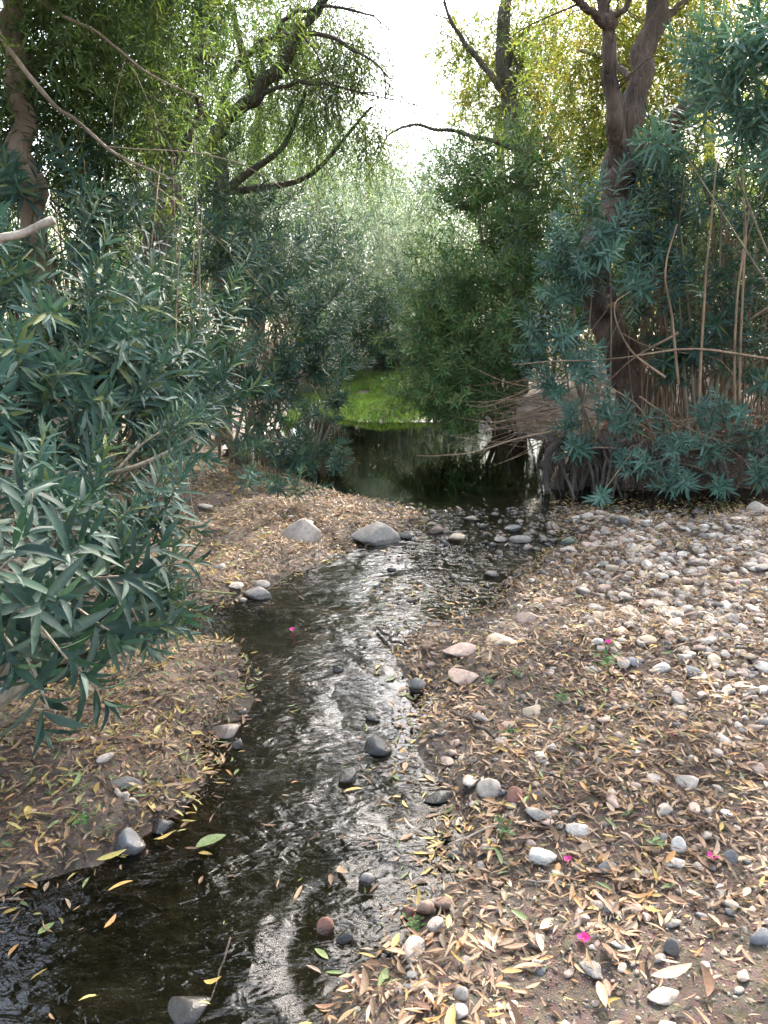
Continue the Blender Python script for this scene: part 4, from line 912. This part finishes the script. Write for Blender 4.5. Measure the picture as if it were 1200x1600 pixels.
# scattered stones
def far_from_keep(x, y, m=1.0):
    d = ((x[:, None] - KEEP[None, :, 0]) ** 2 + (y[:, None] - KEEP[None, :, 1]) ** 2) ** .5
    return (d > KEEP[None, :, 2] * m).all(1)
def scatter(n, x0, x1, y0, y1, dens):
    x, y = region(n, x0, x1, y0, y1); sd = wsd(x, y); z = height(x, y, sd)
    u, v, dep = pix(np.stack([x, y, z], -1)); p = dens(x, y, z, sd, u, v)
    k = (rng.random(n) < p) & (u > -120) & (u < 1320) & (v < 1720); return x[k], y[k], z[k], sd[k], u[k], v[k], dep[k]
def sm(a, lo, hi): return np.clip((a - lo) / (hi - lo), 0, 1)
def d_peb(x, y, z, sd, u, v):
    right = (u > 560) & (sd > -.02) & (y < 6.35)
    pale = sm(u - 800 - (v - 800) * .35, -60, 180) * sm(1180 - v, -80, 250)        # cobble sheet at the upper right
    p = np.where(right, .34 + .42 * pale + .10 * sm(v, 1150, 1400), 0)
    edge = (np.abs(sd) < .10) & (y < 6.6) & (u > 560); p = np.where(edge, np.maximum(p, .5), p)
    rif = (sd < 0) & (y > 4.0) & (y < 6.1) & (u > 600); p = np.where(rif, .24, p)
    rif2 = (sd < 0) & (u > 560) & (u < 720) & (v > 980) & (v < 1330); p = np.where(rif2, .42, p)
    left = (u < 600) & (sd > -.03) & (y < 7.5); p = np.where(left, .07 * (.3 + vnoise(x * 3, y * 3, 21)), p)
    le = (u < 560) & (np.abs(sd) < .08) & (y < 6.5); p = np.where(le, .13, p)
    return p * (.5 + vnoise(x * 2.5, y * 2.5, 22))
x, y, z, sd, u, v, dep = scatter(60000, -4.5, 6.0, 1.0, 7.6, d_peb)
k = far_from_keep(x, y, 1.15); x, y, z, sd, u, v, dep = [a[k] for a in (x, y, z, sd, u, v, dep)]
n = len(x)
pale = sm(u - 800 - (v - 800) * .35, -60, 180) * sm(1180 - v, -80, 250)
size = np.exp(rng.normal(math.log(.0105), .55, n)) * (1 + 1.15 * pale); size = np.clip(size, .005, .055); inr = (sd < -.01) & (y > 4.0) & (y < 6.1); size = np.where(inr, np.clip(size * 1.5, .012, .05), size); z = np.where(inr, np.maximum(z, -.25 * size), z)
cn_ = list(SC); names = np.where(rng.random(n) < .5 + .3 * pale, 'pale', 'pink')
r_ = rng.random(n)
names = np.where(r_ < .16 * (1 - .5 * pale), 'grey', names); names = np.where((r_ > .16) & (r_ < .26 - .08 * pale), 'blue', names); names = np.where((r_ > .26) & (r_ < .36 - .1 * pale), 'brown', names)
names = np.where((r_ > .36) & (r_ < .42 + .12 * pale), 'white', names); names = np.where((r_ > .58) & (r_ < .66), 'tan', names)
names = np.where((sd < .03) & (rng.random(n) < .35), 'dark', names)
PC = np.array([SC[a] for a in names]) * (1 + rng.uniform(-.2, .15, (n, 1)))
app = size / dep; app[(u < 8) | (u > 1192) | (v < 600) | (v > 1592)] = 0
order = np.argsort(-app); n_ind = 300 - len(HS)
for q_, i in enumerate(order[:n_ind]):
    k = int(rng.integers(0, 6)); c = str(names[i]); s = size[i]
    o = link('stone', stone_mesh(k, c)); o.scale = (s, s * rng.uniform(.85, 1.1), s * rng.uniform(.8, 1.1)); o.rotation_euler = (rng.uniform(-.25, .25), rng.uniform(-.25, .25), rng.uniform(0, 6.28))
    o.location = (x[i], y[i], z[i] + s * .2)
    lab = ('%s %s %s' % (SC_WORD[c], 'cobble' if s > .03 else 'pebble', where(u[i], v[i]))); tag(o, lab, 'stone', 'stones on the banks and in the stream')
    used_lab.setdefault(lab, []).append(o)
rest = order[n_ind:]
PTL = [pebble_tpl(2, 10 + k) for k in range(6)]
def pebble_stuff(x, y, z, size, C, label, name, tpls):
    mb = MB(); n = len(x); tid = rng.integers(0, len(tpls), n)
    for k in range(len(tpls)):
        s = tid == k; m_ = s.sum()
        if not m_: continue
        a = rotz(rng.uniform(0, 6.28, m_)); tl = rng.normal(0, .22, (m_, 2)); Tm = np.tile(np.eye(3), (m_, 1, 1)); Tm[:, 0, 2] = tl[:, 0]; Tm[:, 1, 2] = tl[:, 1]; Tm[:, 2, 0] = -tl[:, 0]; Tm[:, 2, 1] = -tl[:, 1]
        M = Tm @ a * size[s][:, None, None]
        mb.inst(tpls[k], M, np.stack([x[s], y[s], z[s] + size[s] * .18], -1), C[s])
    o = link(name, mb.mesh(name, M_STONE)); tag(o, label, 'pebbles', kind='stuff'); return n
bigp = rest[app[rest] > .0048]; smlp = rest[app[rest] <= .0048]
npb = pebble_stuff(x[bigp], y[bigp], z[bigp], size[bigp], PC[bigp], 'countless pale and brown pebbles strewn over the banks', 'pebbles', PTL)
npb += pebble_stuff(x[smlp], y[smlp], z[smlp], size[smlp], PC[smlp], 'smallest pale and brown pebbles lying between the leaves', 'pebbles', [pebble_tpl(1, 30 + k) for k in range(5)])
# fine grit
def d_grit(x, y, z, sd, u, v):
    soil = sm(u - 780 - (1600 - v) * .6, -100, 150) * sm(v, 1280, 1450)
    return np.where((u > 480) & (sd > -.05), .25 + .75 * soil, np.where((sd > -.06) & (y < 5), .15, 0))
gx, gy, gz, gsd, gu, gv, gd = scatter(60000, -2, 3.2, 1.0, 4.6, d_grit)
n = len(gx); gs = np.exp(rng.normal(math.log(.0042), .4, n)); GC = np.array([SC[a] for a in np.array(['pale', 'brown', 'grey', 'tan', 'pink'])[rng.integers(0, 5, n)]]) * rng.uniform(.5, 1., (n, 1))
ngr = pebble_stuff(gx, gy, gz, gs, GC, 'fine grit and gravel between the leaves on the banks', 'gravel', [pebble_tpl(1, 90 + k) for k in range(4)])

# ------------------------------------------------------------------ fallen leaves
LC = {'yellow': (.42, .29, .09), 'tan': (.36, .225, .135), 'brown': (.20, .115, .07), 'beige': (.42, .30, .21), 'green': (.15, .20, .08), 'orange': (.42, .22, .08), 'dark brown': (.10, .06, .04), 'olive': (.32, .28, .10)}
LK = list(LC); DRYM = {}
SIDE = (.10, -.07, .02, -.13, .05, .0); WDT = (.15, .22, .18, .26, .13, .34); DRP = (-.28, -.08, .15, -.45, .3, .0)
DT = [leaf_tpl(WDT[k], DRP[k], .7 - .3 * (k % 2), (.3, .68), (.95, .8), SIDE[k]) for k in range(6)]
DTF = [leaf_tpl(WDT[k], DRP[k], .6, (.45,), (1.,), SIDE[k]) for k in range(6)]
def dry_mesh(k, c):
    if (k, c) not in DRYM:
        tp = leaf_tpl(WDT[k], DRP[k] * .7, .6 - .2 * (k % 2), (.1, .25, .5, .75, .9), (.4, .8, 1., .7, .35), SIDE[k])
        mb = MB(); mb.inst(tp, np.eye(3)[None], np.zeros((1, 3)), np.array([LC[c]])); DRYM[(k, c)] = mb.mesh('leaf', M_DRY)
    return DRYM[(k, c)]
def d_leaf(x, y, z, sd, u, v):
    soil = sm(u - 850 - (1600 - v) * .8, -120, 160) * sm(v, 1300, 1480)
    pale = sm(u - 800 - (v - 800) * .35, -60, 180) * sm(1180 - v, -80, 250)
    p = np.where((u > 480) & (sd > -.02), (1 - .15 * pale) * (1 - .82 * soil), 0)
    p = np.where((x < .4) & (sd > -.04) & (u <= 700), .95, p)
    fl = (sd <= -.02) & (y < 6.4); p = np.where(fl, np.where(sd > -.10, .30, .008 + .10 * ((u > 560) & (sd > -.22) & (vnoise(x * 3, y * 3, 55) > .5))), p)
    bar = fl & (v > 925) & (v < 1010) & (u > 560 + 0 * v) & (u < 800); p = np.where(bar, .30, p)
    bar2 = fl & (v > 1170) & (v < 1290) & (u > 560) & (u < 720); p = np.where(bar2, .16, p)
    llf = fl & (u < 340) & (v > 1230) & (v < 1500); p = np.where(llf, np.maximum(p, .06), p)
    back = fl & (u > 860) & (y > 5.2); p = np.where(back, .55, p)
    p = np.where((y > 6.4) & (sd < 0) & ~back, .003, p)
    return p * (.3 + .9 * sm(vnoise(x * 3.3, y * 3.3, 31) * .6 + vnoise(x * 9, y * 9, 32) * .4, .2, .75))
x, y, z, sd, u, v, dep = scatter(230000, -4.2, 6.0, 1.0, 9.0, d_leaf)
k = far_from_keep(x, y, .75); x, y, z, sd, u, v, dep = [a[k] for a in (x, y, z, sd, u, v, dep)]
n = len(x); size = rng.uniform(.014, .056, n) * np.where(rng.random(n) < .08, 1.35, 1)
water_ = z < 0; pale = sm(u - 800 - (v - 800) * .35, -60, 180) * sm(1180 - v, -80, 250); zz = np.where(water_, .003, z + .004 + rng.random(n) * (.012 + .03 * pale))
prob = np.array([.04, .24, .31, .13, .02, .04, .19, .03]); cid = rng.choice(8, n, p=prob)
yl = (rng.random(n) < .28) & ((u < 420) | water_); cid = np.where(yl, rng.choice([0, 4, 7], n), cid)
LCA = np.array([LC[k] for k in LK]); C = LCA[cid] * (1 + rng.uniform(-.25, .25, (n, 1))) * np.where((x < .4) & (y < 4.2) & (u < 620), .72, 1.)[:, None]     # low left bank: damp, with its shade also darkened into the leaf colour
yaw = rng.uniform(0, 6.28, n); dirs = np.stack([np.cos(yaw), np.sin(yaw), np.where(water_, .0, rng.normal(0, .16, n))], -1)
nrm = np.array([0, 0, 1.]) + rng.normal(0, 1, (n, 3)) * np.where(water_, .03, .24)[:, None]
Mx = frames(dirs, nrm)
app = size / dep; app[(u < 10) | (u > 1190) | (v < 600) | (v > 1590)] = 0
order = np.argsort(-app)
HL = [(935, 1578, .055, 'yellow', 10, 'broad bright yellow leaf lying flat at the bottom of the bank'), (1015, 1543, .10, 'beige', 8, 'long pale yellow leaf lying on the flat pale stone'), (775, 1256, .07, 'yellow', -30, 'golden leaf below the upright pale stone'),
      (530, 1350, .06, 'tan', -60, 'tan oval leaf floating alone on the dark stream'), (455, 1222, .03, 'orange', 40, 'small orange leaf floating in mid stream'), (305, 1322, .10, 'green', 35, 'long green leaf floating in dark water at the left'),
      (168, 1390, .07, 'yellow', 20, 'yellow leaf floating in dark water near the lower left'), (162, 1448, .05, 'orange', 70, 'orange-brown leaf under water near the lower left'), (12, 1492, .045, 'orange', 80, 'orange leaf floating at the left edge'), (318, 1530, .045, 'yellow', 0, 'yellow-green leaf floating near the bottom of the stream'),
      (122, 1562, .05, 'olive', 30, 'olive leaf floating at the lower left corner'), (58, 1458, .05, 'green', 55, 'thin green leaf floating at the left'), (148, 1185, .06, 'orange', 80, 'upright orange-tan leaf on the lower left bank'), (245, 1310, .05, 'yellow', 40, 'yellow leaf resting against the dark wet stone'),
      (712, 1488, .06, 'orange', 55, 'orange leaf standing on the litter near the bottom'), (1105, 1560, .07, 'brown', 85, 'brown leaf standing upright at the lower right'), (310, 1580, .03, 'yellow', 0, 'small yellow leaf on the dark submerged stone'), (625, 1187, .04, 'orange', 60, 'orange leaf on the dark wet stone in mid stream'),
      (95, 1215, .09, 'green', -25, 'long green leaf on the lower left bank'), (150, 1345, .09, 'olive', 15, 'long olive leaf at the water edge lower left')]
for k, (uu, vv, s, c, yw, lab) in enumerate(HL):
    p = gp(uu, vv, 0); z0 = float(height(p[:1], p[1:2])[0]); zt = max(z0, 0); p = gp(uu, vv, zt + .01); inw = z0 < 0
    if 'stone' in lab and ('on the' in lab): p[2] += .03
    o = link('leaf', dry_mesh(k % 6, c)); o.location = (p[0], p[1], p[2] + (.004 if not inw else -.004)); o.scale = (s, s * 1.35, s); o.rotation_euler = (0, 0 if inw else -.15, R(yw)); tag(o, lab, 'leaf', 'fallen leaves')
    used_lab.setdefault(lab, []).append(o)
n_ind = 300 - len(HL)
for i in order[:n_ind]:
    c = LK[int(cid[i])]; o = link('leaf', dry_mesh(int(rng.integers(0, 6)), c)); m4 = Matrix(Mx[i].tolist()).to_4x4()
    o.matrix_world = Matrix.Translation((x[i], y[i], zz[i] + (0 if water_[i] else .006))) @ m4 @ Matrix.Scale(float(size[i]), 4)
    lab = '%s%s leaf %s%s' % ('small ' if size[i] < .055 else 'long ', c, 'floating ' if water_[i] else '', where(u[i], v[i])); tag(o, lab, 'leaf', 'fallen leaves')
    used_lab.setdefault(lab, []).append(o)
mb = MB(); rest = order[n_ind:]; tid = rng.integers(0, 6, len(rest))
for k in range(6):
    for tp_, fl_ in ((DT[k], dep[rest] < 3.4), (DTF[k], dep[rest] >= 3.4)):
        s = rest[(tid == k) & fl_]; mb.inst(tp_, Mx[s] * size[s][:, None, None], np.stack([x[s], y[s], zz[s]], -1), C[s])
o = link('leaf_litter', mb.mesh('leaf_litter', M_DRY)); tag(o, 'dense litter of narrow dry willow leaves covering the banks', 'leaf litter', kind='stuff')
nlf = n
# crumbled leaf fragments, dull and small
x, y, z, sd, u, v, dep = scatter(220000, -4.2, 6.0, 1.0, 9.0, lambda x, y, z, sd, u, v: np.where(sd > -.03, d_leaf(x, y, z, sd, u, v) * 1.3, 0))
n = len(x); fc = np.array([(.15, .09, .058), (.24, .155, .10), (.10, .058, .038), (.31, .21, .145), (.06, .038, .028), (.35, .26, .19), (.24, .135, .07)])
yaw = rng.uniform(0, 6.28, n); dirs = np.stack([np.cos(yaw), np.sin(yaw), rng.normal(0, .25, n)], -1)
mb = MB(); mb.inst((LEAF_WIL[0] * [1, 1.8, 1], LEAF_WIL[1], LEAF_WIL[2]), frames(dirs, np.array([0, 0, 1.]) + rng.normal(0, .4, (n, 3))) * rng.uniform(.012, .042, n)[:, None, None], np.stack([x, y, np.maximum(z, 0) + .002 + rng.random(n) * .006], -1), pick(fc, n))
o = link('leaf_fragments', mb.mesh('leaf_fragments', M_DRY)); tag(o, 'crumbled brown leaf fragments trodden into the soil of the banks', 'leaf litter', kind='stuff')

NW = ['', '', 'two', 'three', 'four', 'five', 'six', 'seven', 'eight', 'nine', 'ten', 'eleven', 'twelve']; OW = ['leftmost', 'second', 'third', 'fourth', 'fifth', 'sixth', 'seventh', 'eighth', 'ninth', 'tenth', 'eleventh', 'twelfth']
for lab, objs in used_lab.items():
    k = len(objs)
    if k < 2 or k > 12: continue
    many = lab.replace('cobble ', 'cobbles ', 1).replace('pebble ', 'pebbles ', 1).replace('leaf ', 'leaves ', 1)
    objs.sort(key=lambda o: pix(np.array([list(o.matrix_basis.translation)]))[0][0])
    for i, o in enumerate(objs):
        o['label'] = ('left of the two ' if i == 0 else 'right of the two ') + many if k == 2 else ('leftmost' if i == 0 else 'rightmost' if i == k - 1 else OW[i] + ' from left') + ' of ' + NW[k] + ' ' + many
        for w_ in (' of the two ', ' floating '):
            if len(o['label'].split()) > 16: o['label'] = o['label'].replace(w_, ' of two ' if 'two' in w_ else ' ', 1)
# ------------------------------------------------------------------ pink blossoms, sprigs, sticks
def blossom(u, v, s, label, lift=.01, spin=0, pale=False, n=5, float_=False):
    p = gp(u, v, 0); z0 = max(0, float(height(p[:1], p[1:2])[0])); p = gp(u, v, z0 + lift)
    t = thing('oleander_blossom', p, label, 'blossom', 'pink blossoms fallen on stones and water')
    tp = leaf_tpl(.75, -.25, .3, (.3, .6, .85), (.6, 1., .8)); c = (.62, .05, .30) if not pale else (.7, .42, .5)
    if 'petalm%d' % pale not in DRYM:
        mb = MB(); mb.inst(tp, np.eye(3)[None], np.zeros((1, 3)), np.array([c])); DRYM['petalm%d' % pale] = mb.mesh('petal', M_PETAL)
    for k in range(n):
        o = link('petal', DRYM['petalm%d' % pale], t); o.rotation_euler = (random.uniform(-.3, .3), random.uniform(-.6, -.2), spin + k * 2 * math.pi / 5 + random.uniform(-.15, .15)); o.scale = (s, s, s)
    mb = MB(); tube(mb, [(0, 0, -.004), (0, 0, .004)], [.003, .002], 6, 3, tint=(.7, .45, .3)); link('centre', mb.mesh('centre', M_PETAL), t)
blossom(457, 985, .018, 'magenta blossom floating on the stream near the left bank', .006)
blossom(951, 1005, .020, 'magenta blossom held up on a green sprig on the right bank', .05)
blossom(1047, 1149, .018, 'magenta blossom lying halfway down the right side of the bank', .012)
blossom(888, 1346, .017, 'small magenta petals below the lumpy white stone', .012, 1, n=3)
blossom(1113, 1341, .019, 'magenta blossom beside a blue-grey stone at the right', .012, 2, n=4)
blossom(912, 1469, .019, 'lowest magenta blossom between grey stone and white oval pebble', .015)
blossom(1152, 912, .018, 'faded pale pink blossom on the cobbles at the far right', .02, pale=True)
blossom(740, 1588, .012, 'pale pink petals at the bottom edge of the leafy bank', .01, pale=True, n=2)
SG = np.array([(.06, .13, .04), (.08, .16, .05)])
def sprig(u, v, h, label, teal=False):
    p = gp(u, v, 0); z0 = max(0, float(height(p[:1], p[1:2])[0])); p = gp(u, v, z0)
    t = thing('green_sprig', p, label, 'seedling', 'green sprigs growing through the litter')
    for k in range(5):
        a = k * 1.3 + random.random(); e = np.array([math.cos(a) * h * .5, math.sin(a) * h * .5, h * random.uniform(.5, 1)]); tube_obj('stem', [(0, 0, 0), e * .5 + [0, 0, .01], e], [.0012, .001, .0006], M_STEM, t, np.zeros(3), sides=4, n=5)
        for j in range(4):
            q0 = e * (.4 + .2 * j); mb = MB(); d = unit(1) * .6 + [[math.cos(a + j * 2), math.sin(a + j * 2), .5]]
            mb.inst(leaf_tpl(.5, .1, .3, (.3, .65), (.9, .9)), frames(d, np.array([[0, 0, 1.]])) * h * .42, np.array([q0]), pick(SG, 1)); link('leaf', mb.mesh('leaf', M_GRASS), t)
for a in [(951, 1045, .07, 'green sprig carrying the upright pink flower'), (877, 1098, .05, 'bright green sprig below the slab and right of the tan stone'), (808, 1058, .035, 'pale green sprig right of the flat pink slab'), (793, 1155, .045, 'green sprig right of the dead stick'),
          (762, 1070, .035, 'small green sprig just below the flat pink slab'), (645, 1455, .04, 'green sprig below the brown stone cluster at the water edge'), (787, 1305, .045, 'blue-green sprig on the litter above the grey stones'), (130, 1292, .05, 'green sprig on the lower left bank by the blue-grey stone'), (440, 760, .10, 'small green plant near the pool at the left')]:
    sprig(*a)
def stick(P, r, label, mat, z=.02):
    Q = []
    for u, v, dz in P:
        p = gp(u, v, 0); z0 = max(0, float(height(p[:1], p[1:2])[0])); Q.append(gp(u, v, z0 + dz))
    Q = np.array(Q); o = tube_obj('dead_stick', Q, np.linspace(r, r * .5, len(Q)), mat, None, Q[0], sides=7, n=18, rough=.2, seed=5); o.location = Q[0]; tag(o, label, 'stick', 'sticks on the ground')
stick([(705, 1112, .02), (742, 1130, .03), (775, 1156, .015)], .009, 'grey dead stick slanting beside the long tan stone', M_ROOT)
stick([(590, 980, .02), (612, 998, .03), (640, 1012, .01)], .010, 'dark twig lying in the shallows near the bend', M_ROOT)
stick([(600, 1005, .01), (615, 992, .04), (622, 982, .05)], .005, 'short dark twig crossing the one near the bend', M_ROOT)
stick([(820, 1375, .01), (870, 1380, .015), (930, 1388, .01)], .003, 'thin twig lying across the middle of the leafy bank', M_DEAD)
stick([(1010, 1288, .01), (1060, 1290, .015), (1120, 1282, .01)], .004, 'thin reddish twig above the tall white stone', M_BARK)
stick([(700, 1320, .01), (770, 1290, .03), (785, 1285, .03)], .003, 'thin pale stalk above the pinkish upright pebble', M_DEAD)
stick([(360, 1465, .003), (330, 1560, .003), (350, 1500, .003)][:2], .003, 'thin stalk floating in the stream near the bottom', M_ROOT)
stick([(180, 1235, .02), (200, 1245, .02), (215, 1255, .01)], .008, 'pale stub of wood below the flat dark stone at the left', M_DEAD)

print('tris', sum(len(m.loops) - 2 * len(m.polygons) for m in bpy.data.meshes if m.users), 'peb', npb, 'grit', ngr, 'leaves', nlf, 'objs', len(scene.objects))
